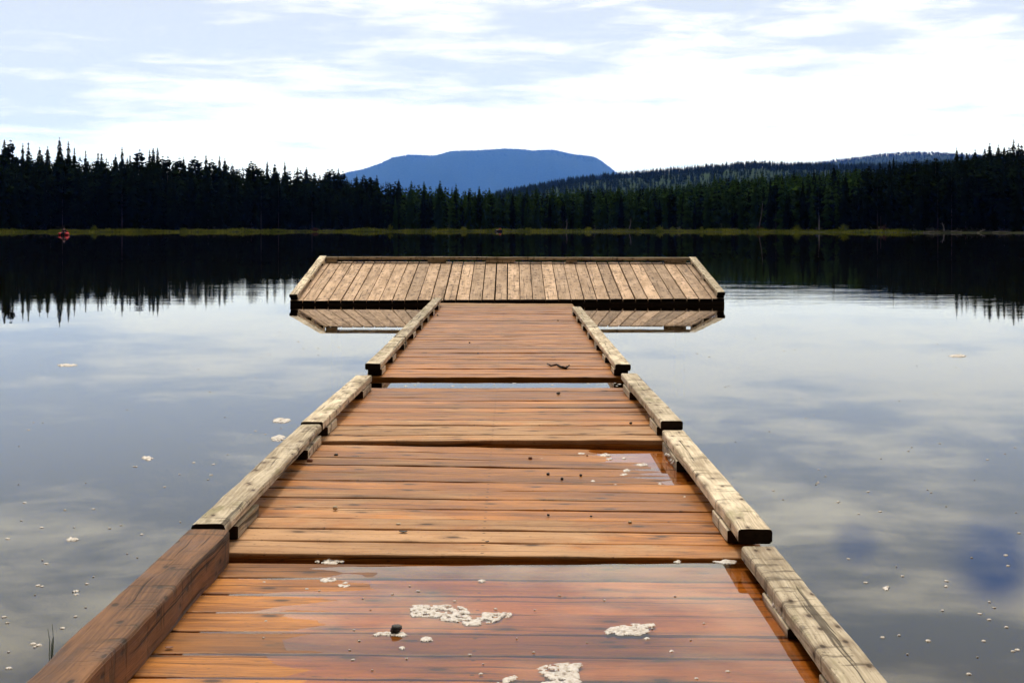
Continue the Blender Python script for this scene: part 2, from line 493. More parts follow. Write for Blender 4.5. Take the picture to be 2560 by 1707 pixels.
bed = mesh_obj('lake_bed', [(-1200, -60, -1.3), (1200, -60, -1.3), (1200, 330, -1.3), (-1200, 330, -1.3)], [(0, 1, 2, 3)], M['lakebed'])
tag(bed, kind='structure')
t = NT(M['lakebed'].node_tree)
p = [n for n in t.n if n.type == 'BSDF_PRINCIPLED'][0]
pos = t.node('ShaderNodeNewGeometry').outputs['Position']
nn = t.noise(pos, 0.8, 4.0)
mud = t.map(t.math('ADD', t.sep(pos)[1], t.math('MULTIPLY', nn, 3.0)), 9.0, 4.0)   # pale mud by the shore, deep water's dimness put into the colour farther out
t.link(t.mix(mud, (0.006, 0.007, 0.004), t.mix(nn, (0.05, 0.042, 0.028), (0.15, 0.12, 0.08))), p.inputs['Base Color'])
lake = mesh_obj('water', [(-1200, -60, 0), (1200, -60, 0), (1200, 345, 0), (-1200, 345, 0)], [(0, 1, 2, 3)], M['water'])
tag(lake, kind='structure')

def ridge(name, pts, Yc, front, back, mat, rough=0.03, step=6, seed=0):
    """a wooded hill: crest line given as photo silhouette at distance Yc"""
    V, Fc = [], []
    pxs = list(range(int(pts[0][0]), int(pts[-1][0]) + 1, step))
    ts = [0.0, 0.08, 0.18, 0.3, 0.42, 0.54, 0.66, 0.78, 0.88, 0.95, 1.0, 1.08, 1.2, 1.4, 1.7, 2.0]
    for px in pxs:
        cz = H + (CY - float(lerp_pts(pts, px))) * Yc / F
        tn = (px - CX) / F
        for k in ts:
            Y = Yc - front * (1 - k) if k <= 1 else Yc + back * (k - 1)
            prof = math.sin(min(k, 1.0) * math.pi / 2) ** 1.1 if k <= 1 else math.cos((k - 1) * math.pi / 2)
            z = cz * prof
            if 0 < k < 0.97:
                z += cz * rough * 2.0 * mnoise.fractal(Vector((px * 0.012, k * 3.0, seed)), 1.0, 2.0, 4) * (1 - k) * 1.5
            z += cz * rough * 0.25 * mnoise.noise(Vector((px * 0.21, k * 9, seed + 5)))
            X = tn * Yc * (0.25 + 0.75 * Y / Yc)
            V.append((X, Y, z - (2.0 if k in (0.0, 2.0) else 0.0)))
    n = len(ts)
    for i in range(len(pxs) - 1):
        for j in range(n - 1):
            a = i * n + j
            Fc.append((a, a + n, a + n + 1, a + 1))
    o = mesh_obj(name, V, Fc, mat, smooth=True)
    return tag(o, kind='structure')

MOUNT = [(560, 566), (700, 505), (800, 458), (869, 434), (915, 424), (953, 411), (980, 398), (1022, 389.5), (1055, 391), (1087, 392.5), (1125, 381.5), (1160, 379.5),
         (1202, 378.5), (1259, 374.5), (1300, 376), (1336, 379), (1360, 378), (1382, 377.5), (1405, 382), (1428, 388), (1455, 391), (1481, 393.5), (1497, 401), (1510, 410), (1530, 426), (1550, 441), (1600, 470), (1700, 520), (1800, 560)]
ridge('mountain', MOUNT, 30000, 4600, 4000, M['far_forest'], 0.05, 5, 3)
RIDGE3 = [(1800, 440), (1900, 430), (1960, 422), (2050, 411), (2130, 402), (2200, 393), (2260, 388), (2300, 388), (2350, 390), (2420, 394), (2600, 402), (2900, 425), (3300, 470)]
ridge('far_ridge', RIDGE3, 8000, 2100, 1600, M['far_forest'], 0.03, 6, 8)
RIDGE2 = [(1180, 520), (1260, 492), (1330, 480), (1400, 466), (1460, 458), (1560, 449), (1640, 443), (1720, 435), (1800, 428), (1880, 424), (1960, 426), (2100, 430), (2250, 424), (2400, 420), (2700, 440), (3100, 480)]
ridge('hillside', RIDGE2, 2200, 900, 600, M['far_forest'], 0.03, 8, 21)

# ------------------------------------------------------------------ conifers
def conifer(seed, layers, nb, pine=False, slim=1.0):
    """unit-height tree (crown only): whorls of drooping, ragged branches"""
    r = random.Random(seed)
    V, T = [], []
    z0 = 0.10 if not pine else 0.30
    for i in range(layers):
        u = (i + r.uniform(-0.3, 0.3)) / layers
        z = z0 + (1 - z0) * u
        if pine:
            rad = 0.15 * slim * (math.sin(math.pi * min(1, 0.18 + 0.80 * u)) ** 0.8) * r.uniform(0.55, 1.2)
        else:
            rad = 0.125 * slim * (min(1.0, (1 - u) * 2.3) ** 0.85) * (1.0 - 0.25 * u) * r.uniform(0.6, 1.25) + 0.004
        n = nb if u < 0.8 else max(3, nb - 3)
        a0 = r.uniform(0, 6.28)
        for k in range(n):
            if r.random() < 0.14: continue
            a = a0 + 6.2832 * k / n + r.uniform(-0.3, 0.3)
            rr = rad * r.uniform(0.6, 1.2)
            dz = -rr * r.uniform(0.15, 0.75) if not pine else rr * r.uniform(-0.25, 0.5)
            c, s = math.cos(a), math.sin(a)
            wd = rr * r.uniform(0.16, 0.34) + 0.003
            th = rr * r.uniform(0.12, 0.34) + 0.005
            b = len(V)
            V += [(0, 0, z + 0.012), (c * rr * .55 - s * wd, s * rr * .55 + c * wd, z + dz * .5 - th * .3),
                  (c * rr, s * rr, z + dz), (c * rr * .55 + s * wd, s * rr * .55 - c * wd, z + dz * .5 - th * .3),
                  (c * rr * .5, s * rr * .5, z + dz * .4 - th * 1.3)]
            T += [(b, b + 1, b + 2), (b, b + 2, b + 3), (b, b + 4, b + 2)]
    b = len(V)
    for k in range(3):
        a = k * 2.09
        V.append((0.005 * math.cos(a), 0.005 * math.sin(a), 0.9))
    V.append((0, 0, 1.0 if not pine else 0.97))
    T += [(b, b + 1, b + 3), (b + 1, b + 2, b + 3), (b + 2, b, b + 3)]
    return np.array(V), np.array(T)

def trunk_arr():
    V, T = [], []
    for j, (z, r) in enumerate(((-0.03, 0.013), (0.4, 0.009), (0.95, 0.002))):
        for k in range(6):
            a = k * math.pi / 3
            V.append((r * math.cos(a), r * math.sin(a), z))
    for j in range(2):
        for k in range(6):
            a, b = j * 6 + k, j * 6 + (k + 1) % 6
            T += [(a, b, b + 6), (a, b + 6, a + 6)]
    return np.array(V), np.array(T)

def mk_mesh(name, V, T, mat):
    o = tri_mesh(name, V, T, mat)
    me = o.data
    bpy.data.objects.remove(o)
    return me

spruce_me = [mk_mesh('spruce_crown', *conifer(100 + i, 42, 11, False, (0.8, 1.0, 1.15, 0.9, 1.05)[i]), M['needles']) for i in range(5)]
pine_me = [mk_mesh('pine_crown', *conifer(200 + i, 22, 9, True, 1.0), M['needles']) for i in range(3)]
spruce_lt = [mk_mesh('spruce_crown', *conifer(300 + i, 42, 11, False, (0.85, 1.1, 1.0)[i]), M['needles_light']) for i in range(3)]
trunk_me = mk_mesh('trunk', *trunk_arr(), M['bark'])

def make_tree(name, crown_me):
    r = bpy.data.objects.new(name, None)
    COL.objects.link(r)
    r.empty_display_size = 0.5
    for nm, me in (('crown', crown_me), ('trunk', trunk_me)):
        c = bpy.data.objects.new(nm, me)
        COL.objects.link(c)
        c.parent = r
    return r

def place(root, X, Y, z, h, wscale, rot):
    root.location = (X, Y, z)
    root.scale = (h * wscale, h * wscale, h)
    root.rotation_euler = (0, 0, rot)

# named skyline tops measured in the photograph: (x, y of the tip)
LEFT_TOPS = [(11, 347), (26, 346), (57, 357), (71, 354), (99, 367), (119, 365), (149, 342), (171, 352), (186, 367), (214, 374), (245, 381), (254, 382),
             (289, 385), (305, 366), (325, 386), (348, 370), (374, 373), (383, 368), (394, 367), (406, 387), (419, 388), (448, 391), (459, 391), (488, 388),
             (515, 385), (529, 395), (549, 388), (562, 395), (580, 408), (628, 399), (637, 406), (668, 402), (687, 408), (712, 402), (744, 417), (766, 417),
             (786, 431), (819, 421), (830, 419), (846, 420), (857, 426), (892, 436), (909, 434), (926, 439), (942, 436)]
MID_TOPS = [(997, 447), (1028, 450), (1060, 452), (1100, 450), (1140, 458), (1198, 464), (1223, 468), (1317, 465), (1340, 463), (1382, 463), (1416, 463), (1470, 466), (1545, 462), (1620, 462),
            (1677, 463), (1721, 450), (1786, 436), (1840, 438), (1905, 430)]
RIGHT_TOPS = [(1985, 424), (2035, 420), (2085, 413), (2140, 414), (2200, 405), (2224, 400), (2234, 391), (2260, 404), (2288, 393), (2318, 395), (2339, 390), (2372, 396), (2392, 368), (2405, 378), (2416, 380), (2438, 373),
              (2462, 370), (2474, 357), (2496, 361), (2511, 366), (2523, 364), (2534, 347), (2546, 357), (2554, 360)]
SPECIAL = {
    149: 'tallest dark spruce of the left skyline, a thin spire straight above the red float tube',
    171: 'second tallest left spruce, a ragged spire just right of the tallest one',
    305: 'lone narrow spire between the two broad clumps of the left skyline',
    712: 'slim spruce standing clear of the sloping left canopy near the mountain',
    942: 'slim dark spruce standing out against the foot of the blue mountain',
    2234: 'tall slim spruce seen against the far grey ridge',
    2392: 'sharp dark spruce at the start of the right skyline rise',
    2474: 'airy tall spruce with bare tip in the right skyline cluster',
    2534: 'tallest spruce at the far right edge of the forest',
}
GRP = {'l': ('dark conifer whose pointed top breaks the left forest skyline', 'conifers breaking the left skyline'),
       'm': ('green conifer whose top rises over the low middle forest', 'conifers topping the middle forest'),
       'r': ('dark conifer whose pointed top breaks the right forest skyline', 'conifers breaking the right skyline')}
used = []
tn_count = 0
for key, tops in (('l', LEFT_TOPS), ('m', MID_TOPS), ('r', RIGHT_TOPS)):
    for (px, ty) in tops:
        s = R.uniform(16, 34) if key != 'm' else R.uniform(8, 20)
        if 1650 < px < 2300: s = R.uniform(30, 60)
        Y = shore(px) + s
        X = (px - CX) * Y / F
        gz = ground(px, s) - 0.2
        top = H + (CY - ty) * Y / F
        h = top - gz
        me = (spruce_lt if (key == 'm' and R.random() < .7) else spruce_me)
        me = R.choice(me)
        if key != 'm' and R.random() < 0.26 and px not in SPECIAL: me = R.choice(pine_me)
        tr_ = make_tree('conifer_tree', me)
        wsc = R.uniform(0.85, 1.25) * min(1.0, 14.0 / h + .1)
        if px in (149, 305, 712, 942, 2234, 2392): wsc = 0.78
        place(tr_, X, Y, gz, h, wsc, R.uniform(0, 6.28))
        lab, grp = GRP[key]
        tag(tr_, SPECIAL.get(px, lab), 'conifer', grp)
        used.append((X, Y))
        tn_count += 1

# front rows along the shore, each tree a thing
FRONT = {'l': ('dark conifer in the front row of the black left-hand forest', 'front-row conifers on the left shore'),
         'm': ('slender green conifer in the front row behind the middle grass bank', 'front-row conifers on the middle shore'),
         'r': ('dark conifer in the front row of the black right-hand forest', 'front-row conifers on the right shore')}
nfront = 0
for row in range(3):
    px = -25.0 + row * 9
    while px < 2590:
        key = 'l' if px < 960 else ('m' if px < 1900 else 'r')
        s = 7.5 + row * 4.5 + R.uniform(-1.6, 1.6)
        Y = shore(px) + s
        X = (px - CX) * Y / F
        gz = ground(px, s) - 0.15
        cap = (H + (CY - canopy(px)) * Y / F) - gz
        h = min(cap, 15.5) * R.uniform(0.6, 0.96)
        me = R.choice(spruce_me if key != 'm' else (spruce_lt + spruce_me[:2]))
        if R.random() < 0.2: me = R.choice(pine_me)
        tr_ = make_tree('conifer_tree', me)
        place(tr_, X, Y, gz, h, R.uniform(0.65, 1.05), R.uniform(0, 6.28))
        tag(tr_, FRONT[key][0], 'conifer', FRONT[key][1])
        nfront += 1
        px += R.uniform(28, 44)

# everything deeper in the wood: one mass
low = [conifer(400 + i, 20, 7, i == 3, 1.0) for i in range(4)]
def mass(name, items, mat):
    Vs, Ts, off = [], [], 0
    for (X, Y, z, h, wsc, rot, k) in items:
        v, tt = low[k]
        c, s = math.cos(rot), math.sin(rot)
        q = np.empty_like(v)
        q[:, 0] = (v[:, 0] * c - v[:, 1] * s) * h * wsc + X
        q[:, 1] = (v[:, 0] * s + v[:, 1] * c) * h * wsc + Y
        q[:, 2] = v[:, 2] * h + z
        Vs.append(q); Ts.append(tt + off); off += len(v)
    o = tri_mesh(name, np.vstack(Vs), np.vstack(Ts), mat)
    return tag(o, kind='stuff')

dark_items, light_items = [], []
s = 9.0
while s < 330:
    step = 27 if s < 60 else 36
    px = -150 + R.uniform(0, 20)
    while px < 2720:
        deep = 85 if px < 1100 else (110 if px < 1450 else 320)
        if s < deep:
            ss = s + R.uniform(-2, 2)
            Y = shore(px) + ss
            gz = ground(px, ss) - 0.2
            cap = H + (CY - canopy(px) - R.uniform(-6, 12)) * Y / F - gz
            if cap > 3:
                h = min(cap, R.uniform(15, 20)) * R.uniform(0.88, 1.02)
                it = ((px - CX) * Y / F, Y, gz, h, R.uniform(0.7, 1.15), R.uniform(0, 6.28), R.randrange(4))
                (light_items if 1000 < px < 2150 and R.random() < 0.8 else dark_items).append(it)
        px += step * R.uniform(0.6, 1.25) * (270.0 / (200 + s * .3))
    s += 4.0 if s < 60 else 7.5
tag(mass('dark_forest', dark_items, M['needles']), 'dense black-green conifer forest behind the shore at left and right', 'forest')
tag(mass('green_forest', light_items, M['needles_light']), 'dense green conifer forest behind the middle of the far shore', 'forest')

def ridge_z(pts, Yc, front, px, k):
    cz = H + (CY - float(lerp_pts(pts, px))) * Yc / F
    return cz * (math.sin(k * math.pi / 2) ** 1.1), Yc - front * (1 - k)
items = []
for i in range(5200):
    px = R.uniform(1230, 2700); k = 1 - R.random() ** 1.6 * 0.72
    z, Y = ridge_z(RIDGE2, 2200, 900, px, k)
    X = (px - CX) / F * 2200 * (0.25 + 0.75 * Y / 2200)
    items.append((X, Y, z - 1.0, R.uniform(7, 15), R.uniform(0.8, 1.3), R.uniform(0, 6), R.randrange(4)))
tag(mass('hillside_forest', items, M['far_forest']), 'hazy green conifer wood covering the low hill at right', 'forest')
items = []
for i in range(2600):
    px = R.uniform(1850, 2750); k = 1 - R.random() ** 2.0 * 0.6
    z, Y = ridge_z(RIDGE3, 8000, 2100, px, k)
    X = (px - CX) / F * 8000 * (0.25 + 0.75 * Y / 8000)
    items.append((X, Y, z - 2.0, R.uniform(13, 26), R.uniform(1.0, 1.6), R.uniform(0, 6), R.randrange(4)))
tag(mass('far_ridge_forest', items, M['needles']), 'blue-grey wood on the farthest ridge at right', 'forest')
items = []
for i in range(3000):
    px = R.uniform(840, 1570); k = 1 - R.random() ** 3 * 0.3
    z, Y = ridge_z(MOUNT, 30000, 4600, px, k)
    X = (px - CX) / F * 30000 * (0.25 + 0.75 * Y / 30000)
    items.append((X, Y, z - 16.0, R.uniform(30, 54), R.uniform(1.4, 2.2), R.uniform(0, 6), R.randrange(4)))
tag(mass('mountain_forest', items, M['needles']), 'fringe of trees along the crest of the blue mountain', 'forest')

# ------------------------------------------------------------------ shore details
def blades(name, spots, mat, hmin, hmax, wid, lean=0.25):
    V, T = [], []
    for (X, Y, z) in spots:
        h = R.uniform(hmin, hmax) * max(.35, 1.0 + 1.5 * mnoise.noise(Vector((X * .16, Y * .1, 4.0)))); a = R.uniform(0, 6.28)
        wx, wy = wid * math.cos(a) * .5, wid * math.sin(a) * .5
        lx, ly = R.uniform(-lean, lean) * h, R.uniform(-lean, lean) * h
        b = len(V)
        V += [(X - wx, Y - wy, z), (X + wx, Y + wy, z), (X + wx * .6 + lx * .5, Y + wy * .6 + ly * .5, z + h * .62), (X - wx * .6 + lx * .5, Y - wy * .6 + ly * .5, z + h * .62), (X + lx, Y + ly, z + h)]
        T += [(b, b + 1, b + 2), (b, b + 2, b + 3), (b + 3, b + 2, b + 4)]
    return tri_mesh(name, np.array(V), np.array(T), mat)
spots = []
for i in range(26000):
    px = R.uniform(-60, 2330)
    if px > 2140 and R.random() < (px - 2140) / 190.0: continue
    s = R.uniform(-0.7, 6.0)
    dens = 0.5 + 0.5 * math.sin(px * 0.05 + s) * math.sin(px * 0.013)
    if R.random() > 0.35 + 0.65 * dens: continue
    Y = shore(px) + s
    spots.append(((px - CX) * Y / F, Y, ground(px, s) - 0.05 + 0.30 * max(0.0, mnoise.noise(Vector((px * .035, s * .5, 2.0)))) ))
g = blades('shore_grass', spots, M['sedge'], 0.12, 0.48, 0.14, 0.45)
tag(g, 'yellow-green sedge along the far waterline', 'grass', kind='stuff')

def tube(V, Fc, pts, rads, n=6):
    """tapered tube through points, capped"""
    b = len(V)
    pts = [Vector(p) for p in pts]
    for i, p in enumerate(pts):
        d = (pts[min(i + 1, len(pts) - 1)] - pts[max(i - 1, 0)]).normalized()
        u = d.cross(Vector((0.31, 0.87, 0.4))).normalized(); v = d.cross(u)
        for k in range(n):
            a = 6.28318 * k / n
            V.append(tuple(p + (u * math.cos(a) + v * math.sin(a)) * rads[i]))
    for i in range(len(pts) - 1):
        for k in range(n):
            a, c = b + i * n + k, b + i * n + (k + 1) % n
            Fc.append((a, c, c + n, a + n))
    Fc.append(tuple(b + k for k in reversed(range(n))))
    Fc.append(tuple(b + (len(pts) - 1) * n + k for k in range(n)))

# pale dead trunks at the edge of the wood
for (px, y0, x1, y1, lab) in ((1896, 572, 1908, 503, 'pale leaning dead trunk at the wood edge, right of the middle'),
                              (1800, 574, 1815, 530, 'short grey dead trunk leaning right at the wood edge'),
                              (2360, 576, 2357, 556, 'short pale broken snag on the right shore'),
                              (2048, 574, 2046, 510, 'upright bare reddish trunk at the right wood edge'),
                              (1415, 573, 1417, 548, 'low pale stump trunk behind the grass near the navy boat'),
                              (1572, 573, 1578, 545, 'thin leaning dead stem amid the middle trees')):
    s = 6.0
    Y = shore(px) + s
    p0 = Vector(((px - CX) * Y / F, Y, ground(px, s) - 0.1)); p1 = Vector(((x1 - CX) * Y / F, Y + .4, H + (CY - y1) * Y / F))
    V, Fc = [], []
    mid = p0.lerp(p1, .5) + Vector((.15, .1, 0))
    tube(V, Fc, [p0, mid, p1], [0.15, 0.10, 0.03])
    tube(V, Fc, [p0.lerp(p1, .6), p0.lerp(p1, .7) + Vector((.5, .1, .2))], [0.03, 0.01], 4)
    tube(V, Fc, [p0.lerp(p1, .75), p0.lerp(p1, .82) + Vector((-.45, .1, .1))], [0.03, 0.01], 4)
    q = mesh_obj('dead_tree', V, Fc, M['dead_wood'])
    tag(q, lab, 'dead tree')

# reddish shrub at the left shore
def shrub(px, s, wdt, hgt, lab, mat, n=70):
    Y = shore(px) + s
    c = Vector(((px - CX) * Y / F, Y, ground(px, s) - .1))
    V, Fc = [], []
    for i in range(n):
        a = R.uniform(0, 6.28); rr = wdt * .5 * math.sqrt(R.random())
        tip = c + Vector((rr * math.cos(a), rr * math.sin(a) * .7, hgt * R.uniform(.45, 1) * (1 - .5 * (rr / (wdt * .5)) ** 2)))
        tube(V, Fc, [c + (tip - c) * 0.05, c.lerp(tip, .6) + Vector((0, 0, .08)), tip], [.03, .025, .012], 4)
        tube(V, Fc, [c.lerp(tip, .7), tip + Vector((R.uniform(-.3, .3), R.uniform(-.2, .2), R.uniform(-.2, .1)))], [.018, .008], 3)
    return tag(mesh_obj('shrub', V, Fc, mat), lab, 'shrub')
shrub(788, 0.8, 2.1, 1.25, 'round reddish-brown bare shrub on the left shore grass', M['shrub_twig'])
for (px, lab) in ((1900, 'rusty twiggy shrub beneath the leaning dead trunk'), (2210, 'low brown bush at the right end of the grass bank')):
    shrub(px, 5.5, 2.2, 1.6, lab, M['shrub_twig'], 50)
for px in (985, 1075, 1160, 1330, 1482, 1606, 1642, 1688, 1760, 1985, 2110, 240, 455, 610):
    shrub(px + R.uniform(-12, 12), 6.3, R.uniform(1.4, 2.6), R.uniform(.9, 2.0), 'low yellow-green bush along the back of the shore grass', M['sedge'], 60)['group'] = 'low bushes behind the shore grass'
# driftwood tangle on the right shore
for (px, ln, rot, lab) in ((2330, 3.2, .1, 'long bleached driftwood log lying on the right shore'), (2395, 2.6, -.2, 'short driftwood log right of the long bleached one'),
                           (2450, 2.4, .7, 'driftwood branch sticking up at the far right shore'), (2505, 3.4, .05, 'last driftwood log toward the right frame edge')):
    Y = shore(px) + 0.6
    c = Vector(((px - CX) * Y / F, Y, 0.16))
    d = Vector((math.cos(rot), .15, math.sin(rot) * .5)) * ln * .5
    V, Fc = [], []
    tube(V, Fc, [c - d, c + Vector((0, 0, .06)), c + d], [.11, .10, .05])
    for q in (.3, .6, .8):
        p = (c - d).lerp(c + d, q)
        tube(V, Fc, [p, p + Vector((R.uniform(-.3, .5), 0, R.uniform(.25, .6)))], [.035, .012], 4)
    tag(mesh_obj('driftwood_log', V, Fc, M['dead_wood']), lab, 'driftwood', 'driftwood along the right shore')

# ------------------------------------------------------------------ timber builder
class Beams:
    """collects boards with rounded edges, per-board grain coordinates and wetness"""
    def __init__(self):
        self.V, self.F, self.fm = [], [], []
        self.bco, self.rnd, self.wet, self.loc = [], [], [], []
    def beam(self, c, u, v, n, L, wdt, th, nseg=10, cham=0.006, warp=0.001, nick=0.0006, wet=0.0, rnd=None, bend=0.0, hewn=0.0):
        """c centre, unit axes u (length) v (width) n (up)"""
        c, u, v, n = map(Vector, (c, u, v, n))
        rnd = R.random() if rnd is None else rnd
        ident = R.uniform(0, 900)
        b = len(self.V)
        hw, ht = wdt / 2, th / 2
        k = cham
        k2 = k * .3
        prof = [(-hw, -ht + k), (-hw, ht - k), (-hw + k2, ht - k2), (-hw + k, ht), (-hw / 3, ht), (hw / 3, ht), (hw - k, ht), (hw - k2, ht - k2), (hw, ht - k), (hw, -ht + k), (hw - k, -ht), (-hw + k, -ht)]
        NP = len(prof)
        ph = R.uniform(0, 100)
        for i in range(nseg + 1):
            x = -L / 2 + L * i / nseg
            wz = warp * math.sin(x * 2.1 + ph) + bend * ((2 * x / L) ** 2 - .33)
            wy = warp * .8 * math.sin(x * 1.3 + ph * 2)
            for (a, h_) in prof:
                ja = nick * mnoise.noise(Vector((x * 9, ph, a * 3))) * 2
                jh = nick * mnoise.noise(Vector((x * 7, ph + 7, a * 20))) * 2
                if hewn:
                    ja += hewn * (mnoise.noise(Vector((x * 5.0, ph, (1 if a > 0 else -1) * 3.0))) + .5 * mnoise.noise(Vector((x * 19.0, ph, a * 40 + h_ * 30))))
                    jh += hewn * .5 * mnoise.noise(Vector((x * 3.5, ph + 3, a * 12)))
                P = c + u * x + v * (a + wy + ja) + n * (h_ + wz + jh)
                self.V.append(P)
                self.bco.append((x + ident, a + (ht - h_) * 1.0 + ident * .37, ident))
                self.rnd.append(rnd); self.wet.append(wet); self.loc.append((x, a, h_))
        for i in range(nseg):
            for j in range(NP):
                a = b + i * NP + j; d = b + i * NP + (j + 1) % NP
                self.F.append((a, d, d + NP, a + NP)); self.fm.append(0)
        self.F.append(tuple(b + j for j in reversed(range(NP)))); self.fm.append(1)
        self.F.append(tuple(b + nseg * NP + j for j in range(NP))); self.fm.append(1)
    def build(self, name, mat, parent=None, label=None, end=None):
        o = mesh_obj(name, self.V, self.F, [mat, end or M['end']], parent, attrs={'bco': ('FLOAT_VECTOR', self.bco), 'loc': ('FLOAT_VECTOR', self.loc), 'rnd': ('FLOAT', self.rnd), 'wet': ('FLOAT', self.wet)}, fmat=self.fm)
        if label: o['label'] = label
        return o

XL, XR = -0.839, 0.685
DECK = {}
def deck_z(key, X, Y):
    y0, y1, nl, nr_, fl, fr_ = DECK[key]
    a = (Y - y0) / (y1 - y0); b = (X - XL) / (XR - XL)
    return (nl * (1 - b) + nr_ * b) * (1 - a) + (fl * (1 - b) + fr_ * b) * a

def section(key, y0, y1, nb, z4, label, wetf, boards_skew=0.0, jit=.0016):
    DECK[key] = (y0, y1) + z4
    root = empty('dock_section', ((XL + XR) / 2, (y0 + y1) / 2, 0), label, 'dock section', 'floating walkway sections')
    B = Beams()
    pitch = (y1 - y0) / nb
    for i in range(nb):
        yc = y0 + pitch * (i + .5)
        zl, zr = deck_z(key, XL, yc), deck_z(key, XR, yc)
        e = R.uniform(-1, 1) * jit
        p0, p1 = Vector((XL, yc + boards_skew, zl + e)), Vector((XR, yc - boards_skew, zr + e + R.uniform(-1, 1) * jit * .7))
        u = (p1 - p0).normalized()
        # the deck plane's own slope along the walkway
        sl_ = (deck_z(key, 0, y1) - deck_z(key, 0, y0)) / (y1 - y0)
        v = Vector((0, 1, sl_)).normalized()
        n = u.cross(v).normalized()
        L = (p1 - p0).length + R.uniform(-.006, .006)
        c = (p0 + p1) / 2 - n * .019
        gap = R.uniform(.007, .013) if key != '1' else R.uniform(.010, .022)
        B.beam(c, u, v, n, L, pitch - gap, .038, nseg=22, cham=.005, warp=min(.0012, jit), nick=.0012, wet=wetf(i / max(1, nb - 1)) + R.uniform(-.12, .12))
    B.build('deck', M['deck'], root, end=M['end'])
    # frame under the boards
    S = Beams()
    for xs in (XL + .05, (XL + XR) / 2, XR - .05):
        za, zb = deck_z(key, xs, y0), deck_z(key, xs, y1)
        p0, p1 = Vector((xs, y0 + .062, za - .12)), Vector((xs, y1 - .062, zb - .12))
        u = (p1 - p0).normalized()
        S.beam((p0 + p1) / 2, u, (1, 0, 0), Vector((1, 0, 0)).cross(u) * (1 if Vector((1, 0, 0)).cross(u).z > 0 else -1), (p1 - p0).length, .04, .16, nseg=3)
    for ye in (y0 + .04, y1 - .04):
        za, zb = deck_z(key, XL, ye), deck_z(key, XR, ye)
        p0, p1 = Vector((XL + .01, ye, za - .12)), Vector((XR - .01, ye, zb - .12))
        u = (p1 - p0).normalized()
        S.beam((p0 + p1) / 2, u, (0, 1, 0), u.cross(Vector((0, 1, 0))), (p1 - p0).length, .04, .16, nseg=4)
    S.build('frame', M['frame'], root)
    return root

def rail(root, side, y0, y1, z0, z1, blocks, mat=None, wdt=.088, th=.038, key=None, hewn=.0012, label=None, xo=0.0, wet=0.0, cham=.007):
    """edge rail lying on short spacer blocks"""
    xc = (XL + wdt / 2 if side < 0 else XR - wdt / 2) + xo
    p0, p1 = Vector((xc, y0, z0)), Vector((xc, y1, z1))
    u = (p1 - p0).normalized()
    v = Vector((1, 0, 0)); n = v.cross(u)
    B = Beams()
    L = (p1 - p0).length
    B.beam((p0 + p1) / 2 - n * th / 2, u, v, n, L, wdt, th, nseg=max(10, int(L / .06)), cham=cham, warp=.001, nick=.001, wet=wet, hewn=hewn)
    r = B.build('rail', mat or M['rail'], root, label)
    for (a, b) in blocks:
        if b <= y0 or a >= y1: continue
        a = max(a, y0 + .01); b = min(b, y1 - .01)
        zt = lambda y: z0 + (z1 - z0) * (y - y0) / (y1 - y0) - th - .0015
        zd = lambda y: deck_z(key, xc, y) + .001
        if b - a < .05: continue
        ym = (a + b) / 2
        hgt = zt(ym) - zd(ym)
        if hgt < .006: continue
        sl_ = Vector((0, b - a, zt(b) - zt(a))).normalized()
        K = Beams()
        K.beam((xc + (.006 if side < 0 else -.006), ym, zd(ym) + hgt / 2), sl_, v, v.cross(sl_), b - a, wdt * .93, hgt, nseg=6, cham=.003, nick=.0006, wet=wet)
        k = K.build('spacer_block', mat or M['rail'], root)
        k.parent = r
        k.matrix_parent_inverse = Matrix()
    return r

sec1 = section('1', 7.48, 14.62, 50, (.019, .017, .034, .025), 'long farthest walkway section leading up to the tilted platform', lambda t_: .75 if t_ < .93 else .1)
sec2 = section('2', 5.20, 7.11, 13, (.026, .027, .003, .004), 'short walkway section just beyond the first water gap, third from the camera', lambda t_: .22 + .5 * min(1, t_ * 2.2))
sec3 = section('3', 3.42, 5.15, 12, (.022, .008, .020, -.008), 'wet orange walkway section with sky-reflecting water over its far right corner', lambda t_: .12 + .55 * min(1, t_ * 3.0))
sec4 = section('4', 1.52, 3.395, 13, (.003, -.011, .0035, -.0105), 'nearest walkway section, mostly awash, with foam patches on it', lambda t_: .85, jit=.0006)

b1 = [(7.55, 7.78)] + [(8.25 + .86 * i, 8.5 + .86 * i) for i in range(7)]
rail(sec1, -1, 7.48, 9.24, .095, .100, b1, key='1')
rail(sec1, -1, 9.27, 10.80, .101, .107, b1, key='1')
rail(sec1, -1, 10.815, 14.15, .107, .118, b1, key='1')
rail(sec1, 1, 7.48, 10.20, .093, .098, b1, key='1')
rail(sec1, 1, 10.21, 12.78, .098, .102, b1, key='1')
rail(sec2, -1, 5.20, 7.03, .101, .080, [(5.33, 5.60), (6.60, 6.98)], key='2')
rail(sec2, 1, 5.20, 7.09, .103, .084, [(5.33, 5.60), (6.55, 6.92)], key='2')
rail(sec3, -1, 3.42, 5.17, .098, .095, [(3.57, 3.86), (4.80, 5.14)], key='3', hewn=.003, cham=.011)
rail(sec3, 1, 3.42, 5.17, .083, .073, [(3.58, 3.85), (4.68, 5.12)], key='3', hewn=.002)
rail(sec4, -1, 1.52, 3.40, .090, .0885, [], mat=M['timber'], wdt=.108, th=.094, key='4', hewn=.006, label='thick rough-hewn red-brown edge timber', xo=-.004, cham=.008, wet=.3)
rail(sec4, 1, 1.52, 3.375, .050, .0515, [(1.7, 2.0), (2.30, 2.52), (2.80, 3.08)], key='4', hewn=.003, label='pale cracked edge rail with dark knots')

